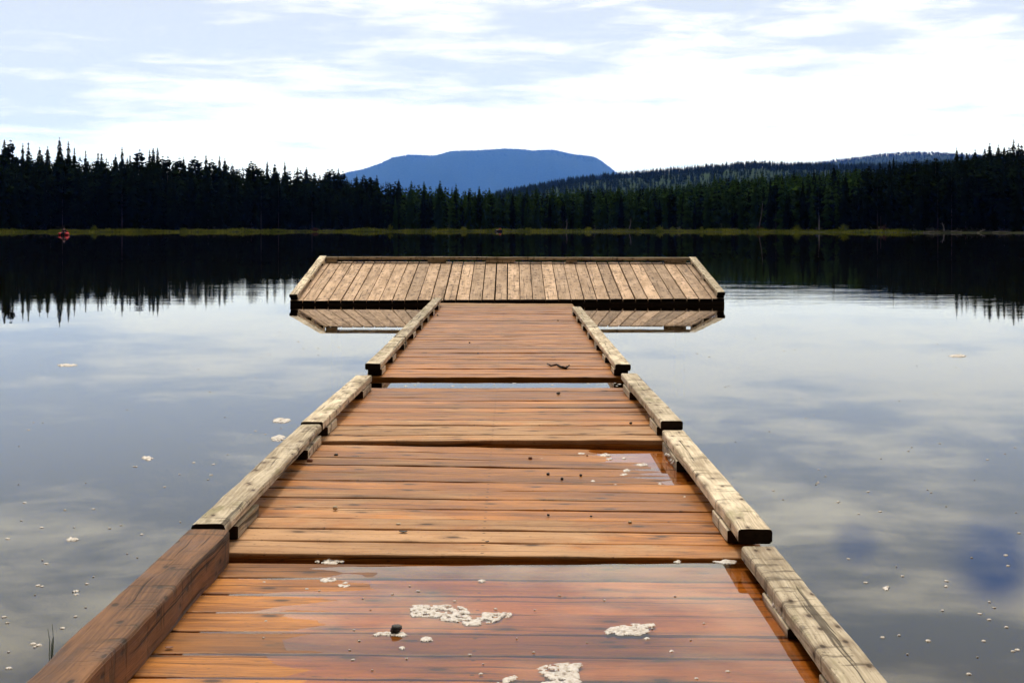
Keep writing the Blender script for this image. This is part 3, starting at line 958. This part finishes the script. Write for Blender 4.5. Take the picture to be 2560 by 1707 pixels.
# ------------------------------------------------------------------ tilted end platform
PF, PB = 14.78, 17.10
pl_l, pl_r = -2.511, 2.423
def plat(X, a):
    b = (X - pl_l) / (pl_r - pl_l)
    zf = .048 * (1 - b) + .074 * b
    zb = .432 * (1 - b) + .418 * b
    return Vector((X, PF + (PB - PF) * a, zf + (zb - zf) * a))
root = empty('dock_platform', (0, (PF + PB) / 2, 0), 'wide tan plank platform tilted up across the far end of the walkway', 'dock platform')
B = Beams()
nb = 34
pit = (pl_r - pl_l) / nb
for i in range(nb):
    x = pl_l + pit * (i + .5)
    p0, p1 = plat(x, 0), plat(x, 1)
    u = (p1 - p0).normalized(); v = (plat(pl_r, .5) - plat(pl_l, .5)).normalized(); n = v.cross(u)
    gap = R.choice((.006, .007, .008, .014, .018))
    B.beam((p0 + p1) / 2 - n * .019, u, v, n, (p1 - p0).length + R.uniform(-.012, .012), pit - gap, .038, nseg=14, cham=.004, warp=.001, nick=.001, wet=R.uniform(-.1, .1))
B.build('deck', M['platform'], root)
S = Beams()
def pbeam(S, q0, q1, wv, wdt, th, **k):
    u = (q1 - q0).normalized(); v = Vector(wv); v = (v - u * v.dot(u)).normalized(); n = v.cross(u)
    if n.z < 0: n = -n
    S.beam((q0 + q1) / 2, u, v, n, (q1 - q0).length, wdt, th, **k)
dn = Vector((0, 0, -.135))
for x in (pl_l + .03, -1.2, 0, 1.2, pl_r - .03):
    pbeam(S, plat(x, .035) + dn, plat(x, .99) + dn, (1, 0, 0), .045, .185, nseg=4)
for a in (.012, .2, .4, .6, .8, .995):
    pbeam(S, plat(pl_l + .005, a) + dn, plat(pl_r - .005, a) + dn, (0, 1, 0), .042, .185, nseg=6)
S.build('frame', M['frame'], root)
for x in (pl_l + .25, 0.0, pl_r - .25):
    V, Fc = [], []
    p = plat(x, .9)
    tube(V, Fc, [(p.x, p.y, -1.4), (p.x, p.y, p.z - .05)], [.07, .065], 10)
    mesh_obj('support_post', V, Fc, M['frame'], root)
nrm = (plat(1, 0) - plat(0, 0)).cross(plat(0, 1) - plat(0, 0)).normalized()
def prail(x0, a0, x1, a1, wv, blocks):
    up = nrm * (.038 + .019)
    B = Beams()
    q0, q1 = plat(x0, a0) + up, plat(x1, a1) + up
    pbeam(B, q0, q1, wv, .09, .038, nseg=26, cham=.006, nick=.0012, hewn=.0012)
    r = B.build('rail', M['rail'], root)
    for (s0, s1) in blocks:
        K = Beams()
        pbeam(K, q0.lerp(q1, s0) - nrm * .038, q0.lerp(q1, s1) - nrm * .038, wv, .084, .036, nseg=4, cham=.003)
        k = K.build('spacer_block', M['rail'], root)
        k.parent = r; k.matrix_parent_inverse = Matrix()
blk = [(.02, .10), (.45, .54), (.88, .95)]
prail(pl_l + .045, -.005, pl_l + .045, 1.005, (1, 0, 0), blk)
prail(pl_r - .045, -.005, pl_r - .045, 1.005, (1, 0, 0), blk)
prail(pl_l + .093, .98, pl_r - .093, .98, (0, 1, 0), [(.0, .03), (.28, .33), (.44, .52), (.66, .69), (.93, .99)])

# ------------------------------------------------------------------ foam
def inside(poly, x, y):
    c = False
    j = len(poly) - 1
    for i in range(len(poly)):
        xi, yi = poly[i]; xj, yj = poly[j]
        if (yi > y) != (yj > y) and x < (xj - xi) * (y - yi) / (yj - yi) + xi: c = not c
        j = i
    return c
def edge_dist(poly, x, y):
    best = 9
    for i in range(len(poly)):
        ax, ay = poly[i]; bx, by = poly[(i + 1) % len(poly)]
        dx_, dy_ = bx - ax, by - ay
        tt = max(0, min(1, ((x - ax) * dx_ + (y - ay) * dy_) / (dx_ * dx_ + dy_ * dy_ + 1e-12)))
        best = min(best, math.hypot(x - ax - tt * dx_, y - ay - tt * dy_))
    return best
def foam_from_poly(poly, res, seed, holes=0.5, hgt=.009):
    """froth raft: domed, pitted, with holes; poly in local metres"""
    xs = [p[0] for p in poly]; ys = [p[1] for p in poly]
    rr = random.Random(seed)
    hl = []
    area = (max(xs) - min(xs)) * (max(ys) - min(ys))
    for i in range(int(holes * area * 6500)):
        hl.append((rr.uniform(min(xs), max(xs)), rr.uniform(min(ys), max(ys)), rr.choice((.4, .6, .8, 1.1, 1.6, 2.4)) * res))
    nx = int((max(xs) - min(xs)) / res) + 3; ny = int((max(ys) - min(ys)) / res) + 3
    idx = {}
    V, Fc = [], []
    val = {}
    for i in range(nx):
        for j in range(ny):
            x = min(xs) + (i - 1) * res; y = min(ys) + (j - 1) * res
            e = edge_dist(poly, x, y) * (1 if inside(poly, x, y) else -1)
            e += res * 1.3 * mnoise.noise(Vector((x * 60, y * 60, seed)))
            for (hx, hy, hr) in hl:
                dd_ = math.hypot(x - hx, y - hy)
                if dd_ < hr * 2.5: e = min(e, (dd_ - hr))
            val[(i, j)] = (x, y, e)
    def vid(i, j):
        if (i, j) not in idx:
            x, y, e = val[(i, j)]
            z = .0006 + hgt * math.sqrt(max(0, min(1, e / .022))) * (1 + .9 * mnoise.noise(Vector((x * 90, y * 90, seed + 3))))
            if e < 0: z = -.001
            idx[(i, j)] = len(V); V.append((x, y, z))
        return idx[(i, j)]
    for i in range(nx - 1):
        for j in range(ny - 1):
            es = [val[(i + a, j + b)][2] for a, b in ((0, 0), (1, 0), (1, 1), (0, 1))]
            if sum(1 for q in es if q > 0) >= 2:
                Fc.append((vid(i, j), vid(i + 1, j), vid(i + 1, j + 1), vid(i, j + 1)))
    return V, Fc
def blob(rx, ry, seed, n=14):
    rr = random.Random(seed)
    return [(rx * math.cos(6.283 * k / n) * rr.uniform(.6, 1.15), ry * math.sin(6.283 * k / n) * rr.uniform(.6, 1.15)) for k in range(n)]
fseed = [0]
def foam_px(pts, label, res=.003, holes=1.1, group='foam rafts on the dock', name='foam_patch', hgt=.004):
    fseed[0] += 1
    W_ = [wp(a, b) for a, b in pts]
    cx = sum(p[0] for p in W_) / len(W_); cyy = sum(p[1] for p in W_) / len(W_)
    poly = [(p[0] - cx, p[1] - cyy) for p in W_]
    V, Fc = foam_from_poly(poly, res, fseed[0], holes, hgt)
    if not Fc: return
    o = mesh_obj(name, V, Fc, M['foam'], smooth=True)
    o.location = (cx, cyy, .0006)
    return tag(o, label, 'foam', group)
cA = lambda L: [(800 + x / 3.36, 1350 + y / 3.36) for x, y in L]
cB = lambda L: [(1500 + x / 2.219, 1200 + y / 2.219) for x, y in L]
foam_px(cA([(750, 560), (800, 545), (1000, 550), (1090, 545), (1260, 570), (1230, 590), (1270, 620), (1262, 652), (1355, 650), (1362, 612), (1500, 605), (1610, 610), (1602, 640), (1480, 682), (1330, 712), (1230, 714), (1180, 690), (1100, 682), (1010, 682), (1000, 648), (900, 640), (770, 640), (763, 600)]),
        'largest foam patch, S-shaped and white, in the middle of the nearest deck')
foam_px(cB([(20, 838), (60, 815), (170, 800), (300, 795), (308, 812), (268, 822), (276, 842), (230, 857), (120, 860), (40, 854)]), 'flat oval foam patch right of the S-shaped one')
foam_px(cA([(1805, 1100), (1850, 1060), (2000, 1035), (2170, 1025), (2225, 1045), (2160, 1075), (2180, 1160), (2190, 1230), (1840, 1230), (1850, 1195), (1945, 1190), (1900, 1150)]), 'broad foam patch cut by the bottom frame edge')
foam_px(cA([(1480, 1195), (1550, 1160), (1640, 1138), (1668, 1150), (1640, 1175), (1560, 1200), (1490, 1205)]), 'small slanted foam strip left of the broad bottom patch', .003)
foam_px(cA([(0, 330), (60, 317), (130, 320), (145, 332), (100, 350), (30, 356), (-8, 345)]), 'flat foam ring near the far left of the nearest deck', .003)
foam_px(cA([(145, 375), (185, 345), (235, 358), (250, 385), (215, 398), (160, 390)]), 'round little foam puff beside the flat foam ring', .003)
foam_px(cA([(435, 800), (480, 780), (590, 768), (700, 775), (732, 800), (690, 806), (640, 800), (560, 800), (450, 806)]), 'thin foam collar around the dark wet stone', .003)
foam_px(cA([(845, 830), (880, 810), (940, 815), (958, 835), (910, 850), (860, 848)]), 'small oval foam spot right of the dark wet stone', .003)
foam_px(cA([(665, 905), (700, 895), (725, 905), (700, 918)]), 'tiny foam spot below the dark wet stone', .003, 0)
foam_px(cA([(1330, 342), (1360, 330), (1392, 342), (1360, 352)]), 'tiny foam spot on the far middle of the nearest deck', .003, 0)
foam_px(cB([(240, 880), (262, 874), (284, 880), (262, 886)]), 'tiny foam spot just below the flat oval patch', .003, 0)
foam_px(cB([(385, 950), (400, 942), (412, 948), (398, 956)]), 'tiny foam spot by the right knotty plank', .003, 0)
# wet froth in the gap in front of the third section
cC = lambda L: [(1600 + x / 5.6, 1280 + y / 5.6) for x, y in L]
foam_px(cC([(1010, 690), (1120, 668), (1260, 665), (1370, 690), (1330, 715), (1190, 722), (1100, 710)]), 'bubbly froth in the dark gap beneath the pale right rail', .003, .6)
foam_px(cC([(470, 700), (520, 665), (575, 690), (540, 720)]), 'single large bubble cluster in the dark gap', .003, .3)
cD = lambda L: [(560 + x / 4.61, 1080 + y / 4.61) for x, y in L]
foam_px(cD([(1050, 1490), (1180, 1460), (1290, 1455), (1390, 1490), (1300, 1515), (1150, 1512)]), 'bubbly froth in the dark gap at left of centre', .003, .6)
# flooded right corner of the third section
cE = lambda L: [(1300 + x / 3.136, 900 + y / 3.136) for x, y in L]
k = 0
for (x, y, a, b) in ((665, 748, 52, 11), (955, 822, 60, 10), (575, 952, 28, 8), (810, 1024, 34, 12), (835, 870, 36, 12), (815, 900, 34, 8), (745, 986, 26, 8), (1100, 973, 18, 6), (480, 736, 36, 6), (160, 780, 40, 7), (895, 1020, 22, 6), (1395, 1142, 38, 8), (1045, 1078, 22, 9), (815, 772, 16, 6), (700, 778, 28, 5), (570, 1052, 16, 6), (780, 1104, 42, 8), (470, 1180, 36, 6), (1290, 1075, 18, 8)):
    k += 1
    pts = [(x + a * math.cos(q) * R.uniform(.7, 1.1), y + b * math.sin(q) * R.uniform(.7, 1.1)) for q in [i * .7 for i in range(9)]]
    foam_px(cE(pts), 'scrap of pale foam on the flooded right half of the orange section', .0028, .3, 'foam scraps on the flooded orange section', hgt=.005)

# drifting foam on the lake: larger rafts one by one, small flecks as copies
for (px, py, w_, h_, lab) in ((704, 1051, 22, 7, 'large white foam raft beside the left rail, farther of two'), (694, 1096, 22, 7, 'large white foam raft beside the left rail, nearer of two'),
                              (181, 1347, 15, 5.5, 'white foam raft on the lower left lake'), (191, 1480, 13, 7, 'white foam raft nearest the lower left corner'),
                              (368, 1145, 13, 5, 'lone white foam raft in the middle left lake'), (2394, 890, 20, 3, 'flat foam streak on the right lake beyond the dock'),
                              (1800, 1353, 12, 3, 'foam raft on the lake right of the dark rail end'), (170, 913, 24, 3, 'long thin foam streak far out at left'),
                              (2218, 1470, 10, 4, 'foam raft in the dark lower right water')):
    pts = [(px + w_ * math.cos(q) * R.uniform(.6, 1.2), py + h_ * math.sin(q) * R.uniform(.6, 1.2)) for q in [i * .52 for i in range(12)]]
    foam_px(pts, lab, .004, .5, 'foam rafts drifting on the lake', hgt=.006)
fl = []
for i in range(5):
    V, Fc = foam_from_poly(blob(.011, .010, 50 + i, 10), .0024, 60 + i, .8, .0022)
    q = mesh_obj('foam_fleck', V, Fc, M['foam'], smooth=True)
    fl.append(q)
first = [True] * 5
def fleck(px, py, sc_, lab, grp):
    x, y, z = wp(px, py)
    i = R.randrange(5)
    if first[i]:
        q = fl[i]; first[i] = False
    else:
        q = fl[i].copy(); COL.objects.link(q)
    q.location = (x, y, .0006); q.scale = (sc_, sc_, 1.0); q.rotation_euler = (0, 0, R.uniform(0, 6))
    tag(q, lab, 'foam', grp)
LB = lambda y: float(lerp_pts([(770, 985), (950, 900), (1054, 745), (1310, 470), (1707, 30)], y))
RB = lambda y: float(lerp_pts([(770, 1475), (935, 1580), (1074, 1715), (1324, 1945), (1707, 2260)], y))
n_ = 0
while n_ < 70:
    py = 830 + 870 * R.random() ** 1.25
    px = R.uniform(5, LB(py) - 30) if LB(py) > 60 else 0
    if px <= 5 or LB(py) < 60: continue
    if R.random() < .45: px = min(LB(py) - 25, max(10, R.gauss(LB(py) - 160, 110)))
    fleck(px, py, R.uniform(.2, .7) * (1.7 if py < 950 else 1.0), 'small pale foam fleck drifting on the lake left of the dock', 'foam flecks left of the dock'); n_ += 1
n_ = 0
while n_ < 80:
    py = 830 + 870 * R.random() ** 1.15
    if RB(py) > 2520: continue
    px = R.uniform(RB(py) + 30, 2555)
    fleck(px, py, R.uniform(.2, .6) * (1.7 if py < 950 else 1.0), 'small pale foam fleck drifting on the lake right of the dock', 'foam flecks right of the dock'); n_ += 1
n_ = 0
while n_ < 36:
    px, py = R.uniform(620, 1900), R.uniform(1440, 1700)
    if px < 560 + (1700 - py) * .2 or px > 1700 + (py - 1420) * .75 - 40: continue
    fleck(px, py, R.uniform(.22, .5), 'tiny bubble fleck on the nearest flooded deck', 'bubble flecks on the nearest deck'); n_ += 1
for i in range(14):
    fleck(R.uniform(1010, 1560), R.uniform(957, 968), R.uniform(.6, 1.2), 'foam fleck in the strip of water between two walkway sections', 'foam flecks in the water gap')

# froth strip clinging to the spacer block of the right near rail
V, Fc = [], []
for i in range(26):
    u_ = i / 25.0
    x, y, z = .608 + R.uniform(-.004, .002), 3.06 - .24 * u_, .012 + R.uniform(-.006, .016) - .01 * u_
    r_ = R.uniform(.004, .010) * (.6 + .8 * math.sin(3.14 * min(1, .1 + u_)))
    tube(V, Fc, [(x, y - r_, z), (x, y - r_ * .5, z), (x, y + r_ * .5, z), (x, y + r_, z)], [r_ * .3, r_, r_, r_ * .3], 7)
tag(mesh_obj('foam_clump', V, Fc, M['foam'], smooth=True), 'white froth clinging under the near right rail', 'foam')
V, Fc = [], []
for i in range(12):
    u_ = i / 11.0
    x, y, z = .596 + R.uniform(-.004, .002), 4.98 - .22 * u_, .014 + R.uniform(-.008, .010)
    r_ = R.uniform(.004, .009)
    tube(V, Fc, [(x, y - r_, z), (x, y - r_ * .5, z), (x, y + r_ * .5, z), (x, y + r_, z)], [r_ * .3, r_, r_, r_ * .3], 7)
tag(mesh_obj('foam_clump', V, Fc, M['foam'], smooth=True), 'white froth clinging under the rail of the orange flooded section', 'foam')

# ------------------------------------------------------------------ small things on the dock
def stone(px, py, key, wpx, mat, label, flat=.55, sink=.25, name='stone', grp=None, zoff=0.0):
    X, Y, z = wp(px, py, .01)
    z = deck_z(key, X, Y)
    X, Y, _ = wp(px, py, z)
    rad = wpx * Y / F / 2
    V, Fc = [], []
    nU, nV = 12, 8
    sd = R.uniform(0, 99)
    for j in range(nV + 1):
        th = math.pi * j / nV
        for i in range(nU):
            a = 6.28318 * i / nU
            d = Vector((math.sin(th) * math.cos(a), math.sin(th) * math.sin(a), math.cos(th)))
            k_ = 1 + .28 * mnoise.noise(d * 1.6 + Vector((sd, 0, 0)))
            V.append(Vector((d.x * rad * k_, d.y * rad * .8 * k_, d.z * rad * flat * k_)))
    for j in range(nV):
        for i in range(nU):
            a, b = j * nU + i, j * nU + (i + 1) % nU
            Fc.append((a, a + nU, b + nU, b))
    q = mesh_obj(name, V, Fc, mat, smooth=True)
    q.location = (X, Y, z + rad * flat * (1 - sink) + zoff)
    q.rotation_euler = (0, 0, R.uniform(0, 3))
    return tag(q, label, 'pebble' if name == 'pebble' else 'stone', grp)
stone(990, 1583, '4', 34, M['stone_dark'], 'dark wet rounded stone ringed by foam on the nearest deck', .62, .45, zoff=.006)
stone(838, 1274, '3', 13, M['stone_pale'], 'pale yellowish pebble on the left of the orange section', .8, .1, 'pebble')
for (px, py, key, w_, mt, lab) in ((1405, 1199, '3', 10, 'stone_dark', 'dark cone-shaped pebble in the middle of the orange section'),
                                   (1370, 1187, '3', 10, 'stone_dark', 'dark pebble just left of the cone-shaped one'),
                                   (1452, 1190, '3', 9, 'stone_dark', 'greyish pebble right of the cone-shaped one'),
                                   (1326, 1148, '3', 11, 'stone_red', 'rusty pebble at the far middle of the orange section'),
                                   (1468, 1140, '3', 6, 'stone_red', 'tiny brown pebble by the flooded corner edge'),
                                   (1478, 1292, '3', 7, 'stone_dark', 'small dark pebble on the near right of the orange section'),
                                   (1371, 1289, '3', 8, 'stone_dark', 'small dark pebble on the near middle of the orange section'),
                                   (1575, 1308, '3', 10, 'stone_pale', 'pale wet pebble in a plank gap at right'),
                                   (840, 1140, '3', 11, 'stone_dark', 'dark bark crumb at the far left of the orange section'),
                                   (897, 1142, '3', 6, 'stone_pale', 'tiny tan crumb right of the dark bark crumb'),
                                   (774, 1155, '3', 16, 'stone_red', 'brown lump under the left rail of the orange section'),
                                   (1396, 986, '2', 10, 'stone_dark', 'dark crumb on the far right of the short section'),
                                   (1577, 1060, '2', 9, 'stone_dark', 'dark crumb by the right rail of the short section'),
                                   (1195, 884, '1', 5, 'stone_dark', 'dark crumb on the near left of the long section'),
                                   (1174, 858, '1', 5, 'stone_dark', 'small dark crumb left of centre on the long section'),
                                   (1094, 789, '1', 5, 'stone_dark', 'dark crumb beside the left rail of the long section'),
                                   (1395, 802, '1', 4, 'stone_dark', 'dark crumb toward the right rail of the long section')):
    stone(px, py, key, w_, M[mt], lab, .7, .15, 'pebble')

def zdk(key, px, py):
    X, Y, z = wp(px, py, .018)
    z = deck_z(key, X, Y)
    return wp(px, py, z)
pts = [zdk('1', a, b) for a, b in ((1368, 914), (1378, 918), (1392, 916), (1404, 921), (1414, 923), (1423, 919))]
V, Fc = [], []
zs = (.012, .009, .012, .008, .007, .014)
tube(V, Fc, [(p[0], p[1], p[2] + z) for p, z in zip(pts, zs)], [.004, .005, .006, .007, .008, .005], 7)
p = pts[3]
tube(V, Fc, [(p[0], p[1], p[2] + .012), (p[0] + .012, p[1] - .01, p[2] + .016)], [.004, .002], 5)
tag(mesh_obj('twig', V, Fc, M['twig_bark'], smooth=True), 'crooked black twig lying on the near right of the long section', 'twig')
# curled leaves
def leaf(px, py, key, wpx, mat, label):
    X, Y, z = zdk(key, px, py)
    r_ = wpx * Y / F / 2
    V, Fc = [], []
    for i in range(9):
        u_ = -1 + i / 4.0
        w2 = math.sqrt(max(0, 1 - u_ * u_)) * .55 + .03
        for s_ in (-1, 0, 1):
            V.append((u_ * r_, s_ * w2 * r_, .003 + abs(s_) * .35 * r_ * w2 + .25 * r_ * u_ * u_))
    for i in range(8):
        for j in range(2):
            a = i * 3 + j
            Fc.append((a, a + 3, a + 4, a + 1))
    q = mesh_obj('leaf', V, Fc, mat, smooth=True)
    sm = q.modifiers.new('thickness', 'SOLIDIFY'); sm.thickness = .0012
    q.location = (X, Y, z); q.rotation_euler = (0, 0, R.uniform(-.5, .5))
    return tag(q, label, 'leaf')
leaf(1008, 1332, '3', 22, M['stone_dark'], 'dark curled leaf on the front planks of the orange section')
leaf(996, 1312, '3', 13, M['stone_pale'], 'pale curled leaf above the dark curled one')
leaf(1218, 1356, '3', 10, M['stone_dark'], 'dark leaf scrap on the foremost dry plank')
leaf(423, 1622, '4', 20, M['stone_red'], 'reddish leaf by the brown timber at lower left')

# reed sprig by the brown timber
V, Fc = [], []
for (a, b, h_) in ((122, 1634, .052), (126, 1636, .040), (131, 1632, .060), (128, 1640, .035)):
    X, Y, _ = wp(a, b)
    tube(V, Fc, [(X, Y, -.02), (X + .002, Y, h_ * .5), (X + R.uniform(-.004, .008), Y, h_)], [.0009, .0008, .0003], 5)
tag(mesh_obj('reed_sprig', V, Fc, M['reed']), 'thin green reed sprig poking from the water by the brown timber', 'reed')

# ------------------------------------------------------------------ anglers on the lake
def skinned(name, pts, edges, rad, mat, parent):
    me = bpy.data.meshes.new(name)
    me.from_pydata(pts, edges, [])
    me.materials.append(mat)
    o = bpy.data.objects.new(name, me)
    COL.objects.link(o)
    md = o.modifiers.new('skin', 'SKIN')
    for i, r_ in enumerate(rad):
        me.skin_vertices[0].data[i].radius = (r_, r_)
    me.skin_vertices[0].data[0].use_root = True
    sb = o.modifiers.new('sub', 'SUBSURF'); sb.levels = 1; sb.render_levels = 1
    md.use_smooth_shade = True
    o.parent = parent
    return o

def ball(V, Fc, c, rx, ry, rz, nU=10, nV=7):
    b = len(V)
    for j in range(nV + 1):
        th = math.pi * j / nV
        for i in range(nU):
            a = 6.28318 * i / nU
            V.append((c[0] + rx * math.sin(th) * math.cos(a), c[1] + ry * math.sin(th) * math.sin(a), c[2] + rz * math.cos(th)))
    for j in range(nV):
        for i in range(nU):
            a, d = b + j * nU + i, b + j * nU + (i + 1) % nU
            Fc.append((a, a + nU, d + nU, d))

def seated_person(loc, label, jacket, cap, face=1.0):
    """seated angler facing the camera (-Y), arms bent forward to a rod or oar"""
    p = empty('person', loc, label, 'person')
    B_ = [(0, 0, .0), (0, .02, .22), (0, .02, .42), (0, .0, .52), (0, -.01, .60), (0, -.02, .70),
          (.19, .02, .43), (.27, -.08, .20), (.15, -.30, .20), (-.19, .02, .43), (-.27, -.08, .20), (-.15, -.30, .20),
          (.10, -.10, -.01), (.14, -.42, .06), (.14, -.46, -.28), (-.10, -.10, -.01), (-.14, -.42, .06), (-.14, -.46, -.28),
          (.13, -.38, .20), (-.13, -.38, .20)]
    E_ = [(0, 1), (1, 2), (2, 3), (3, 4), (4, 5), (2, 6), (6, 7), (7, 8), (8, 18), (2, 9), (9, 10), (10, 11), (11, 19), (0, 12), (12, 13), (13, 14), (0, 15), (15, 16), (16, 17)]
    r_ = [.15, .15, .16, .06, .09, .085, .07, .055, .04, .07, .055, .04, .09, .075, .055, .09, .075, .055, .035, .035]
    skinned('body', B_, E_, r_, M['skin'], p)
    J = [(0, 0, .02), (0, .02, .22), (0, .02, .43), (.20, .02, .43), (.28, -.08, .20), (.17, -.24, .20), (-.20, .02, .43), (-.28, -.08, .20), (-.17, -.24, .20)]
    skinned('jacket', J, [(0, 1), (1, 2), (2, 3), (3, 4), (4, 5), (2, 6), (6, 7), (7, 8)], [.17, .175, .17, .085, .07, .055, .085, .07, .055], jacket, p)
    Q = [(0, -.02, .02), (.11, -.12, .0), (.15, -.42, .06), (.15, -.46, -.26), (-.11, -.12, .0), (-.15, -.42, .06), (-.15, -.46, -.26)]
    skinned('trousers', Q, [(0, 1), (1, 2), (2, 3), (0, 4), (4, 5), (5, 6)], [.16, .105, .09, .07, .105, .09, .07], M['black_cloth'], p)
    V, Fc = [], []
    ball(V, Fc, (0, 0, .70), .105, .12, .075)
    ball(V, Fc, (0, -.10, .685), .10, .09, .014)
    mesh_obj('cap', V, Fc, cap, smooth=True).parent = p
    V, Fc = [], []
    for sx in (-.035, .035): ball(V, Fc, (sx, -.095, .645), .012, .008, .010, 6, 4)
    mesh_obj('eyes', V, Fc, M['black_cloth'], smooth=True).parent = p
    V, Fc = [], []
    ball(V, Fc, (0, -.105, .615), .014, .022, .022, 6, 5)
    mesh_obj('nose', V, Fc, M['skin'], smooth=True).parent = p
    return p

# red inflatable float tube (U-shaped, open toward the camera)
bx, by, _ = wp(159.5, 588.3)
ft = empty('float_tube', (bx, by, 0), 'red inflatable float tube carrying an angler, far out at left', 'float tube')
def local_tube(name, pts, rads, mat, n=12):
    V, Fc = [], []
    tube(V, Fc, pts, rads, n)
    q = mesh_obj(name, V, Fc, mat, smooth=True); q.parent = ft
    return q
for s_ in (-1, 1):
    local_tube('pontoon', [(s_ * .42, -.78, .24), (s_ * .45, -.55, .19), (s_ * .46, 0, .17), (s_ * .42, .45, .18), (s_ * .22, .72, .22), (0, .8, .24)], [.05, .17, .22, .22, .20, .20], M['red_rubber'])
local_tube('backrest', [(-.42, .42, .46), (-.2, .5, .54), (0, .52, .56), (.2, .5, .54), (.42, .42, .46)], [.09, .13, .14, .13, .09], M['red_rubber'])
V, Fc = [], []
for (x0, x1, y0, y1, z0, z1) in ((-.36, .36, -.15, .45, .12, .2),):
    V += [(x0, y0, z0), (x1, y0, z0), (x1, y1, z0), (x0, y1, z0), (x0 + .03, y0 + .03, z1), (x1 - .03, y0 + .03, z1), (x1 - .03, y1, z1), (x0 + .03, y1, z1)]
    Fc += [(3, 2, 1, 0), (4, 5, 6, 7), (0, 1, 5, 4), (1, 2, 6, 5), (2, 3, 7, 6), (3, 0, 4, 7)]
mesh_obj('seat', V, Fc, M['black_cloth']).parent = ft
ft.scale = (.84, .84, .84)
seated_person((bx, by + .10, .20), 'angler in dark clothes and cap seated in the red float tube', M['black_cloth'], M['black_cloth'])

# small navy rowing boat in front of the grass bank
bx, by, _ = wp(1247, 579.3)
rb = empty('rowing_boat', (bx, by, 0), 'small navy blue boat before the middle grass bank', 'boat')
V, Fc = [], []
st = [(-.95, .02, .42, .36), (-.7, .30, .40, .06), (-.2, .42, .36, .0), (.35, .42, .36, .0), (.8, .34, .38, .05), (.85, .30, .39, .12)]
for (x, hw, zt, zb) in st:
    for (a, z) in ((-1, zt), (-.92, (zt + zb) * .5), (-.55, zb), (0, zb - .03), (.55, zb), (.92, (zt + zb) * .5), (1, zt)):
        V.append((x, a * hw, z - .03))
for i in range(len(st) - 1):
    for j in range(6):
        a = i * 7 + j
        Fc.append((a, a + 7, a + 8, a + 1))
Fc.append(tuple(35 + j for j in range(7)))
q = mesh_obj('hull', V, Fc, M['navy_hull'], smooth=False); q.parent = rb
sm = q.modifiers.new('thickness', 'SOLIDIFY'); sm.thickness = .03
V, Fc = [], []
for sy in (-1, 1):
    tube(V, Fc, [(x, sy * hw, zt - .02) for (x, hw, zt, zb) in st], [.022] * 6, 6)
mesh_obj('gunwale', V, Fc, M['navy_hull']).parent = rb
for xx in (-.25, .4):
    V = [(xx - .12, -.38, .22), (xx + .12, -.38, .22), (xx + .12, .38, .22), (xx - .12, .38, .22), (xx - .12, -.38, .25), (xx + .12, -.38, .25), (xx + .12, .38, .25), (xx - .12, .38, .25)]
    Fc = [(3, 2, 1, 0), (4, 5, 6, 7), (0, 1, 5, 4), (1, 2, 6, 5), (2, 3, 7, 6), (3, 0, 4, 7)]
    mesh_obj('thwart', V, Fc, M['paddle_wood']).parent = rb
for sy in (-1, 1):
    V, Fc = [], []
    tube(V, Fc, [(.05, sy * .15, .47), (-.1, sy * .45, .42), (-.5, sy * 1.1, .12)], [.018, .018, .018], 6)
    ball(V, Fc, (-.58, sy * 1.22, .06), .06, .16, .02, 6, 5)
    mesh_obj('oar', V, Fc, M['paddle_wood']).parent = rb
pp = seated_person((bx + .30, by, .27), 'person in an orange-red jacket seated in the navy boat', M['orange_vest'], M['black_cloth'])
pp.rotation_euler = (0, 0, math.radians(-60))
V, Fc = [], []
V += [(-.14, -.1, 0), (.14, -.1, 0), (.14, .1, 0), (-.14, .1, 0), (-.15, -.11, .2), (.15, -.11, .2), (.15, .11, .2), (-.15, .11, .2), (-.1, -.08, .24), (.1, -.08, .24), (.1, .08, .24), (-.1, .08, .24)]
Fc += [(3, 2, 1, 0), (0, 1, 5, 4), (1, 2, 6, 5), (2, 3, 7, 6), (3, 0, 4, 7), (4, 5, 9, 8), (5, 6, 10, 9), (6, 7, 11, 10), (7, 4, 8, 11), (8, 9, 10, 11)]
q = mesh_obj('cooler_box', V, Fc, M['white_plastic'])
q.location = (bx - .45, by, .25)
tag(q, 'small white box in the bow of the navy boat', 'box')

# ------------------------------------------------------------------ air
m, t, o = new_mat('haze_air')
pv = t.node('ShaderNodeVolumePrincipled')
pv.inputs['Color'].default_value = (0.07, 0.22, 1.0, 1)
pv.inputs['Absorption Color'].default_value = (1, 1, 1, 1)
pv.inputs['Density'].default_value = 0.000034
pv.inputs['Anisotropy'].default_value = 0.45
t.link(pv.outputs[0], o.inputs['Volume'])
x0, x1, y0, y1, z0, z1 = -15500, 15500, -80, 35500, -5, 2000
V = [(x0, y0, z0), (x1, y0, z0), (x1, y1, z0), (x0, y1, z0), (x0, y0, z1), (x1, y0, z1), (x1, y1, z1), (x0, y1, z1)]
hz = mesh_obj('haze', V, [(3, 2, 1, 0), (4, 5, 6, 7), (0, 1, 5, 4), (1, 2, 6, 5), (2, 3, 7, 6), (3, 0, 4, 7)], m)
tag(hz, 'thin blue haze over the lake and hills', 'haze', kind='stuff')
print('front trees', nfront, 'skyline trees', tn_count, 'mass', len(dark_items), len(light_items))
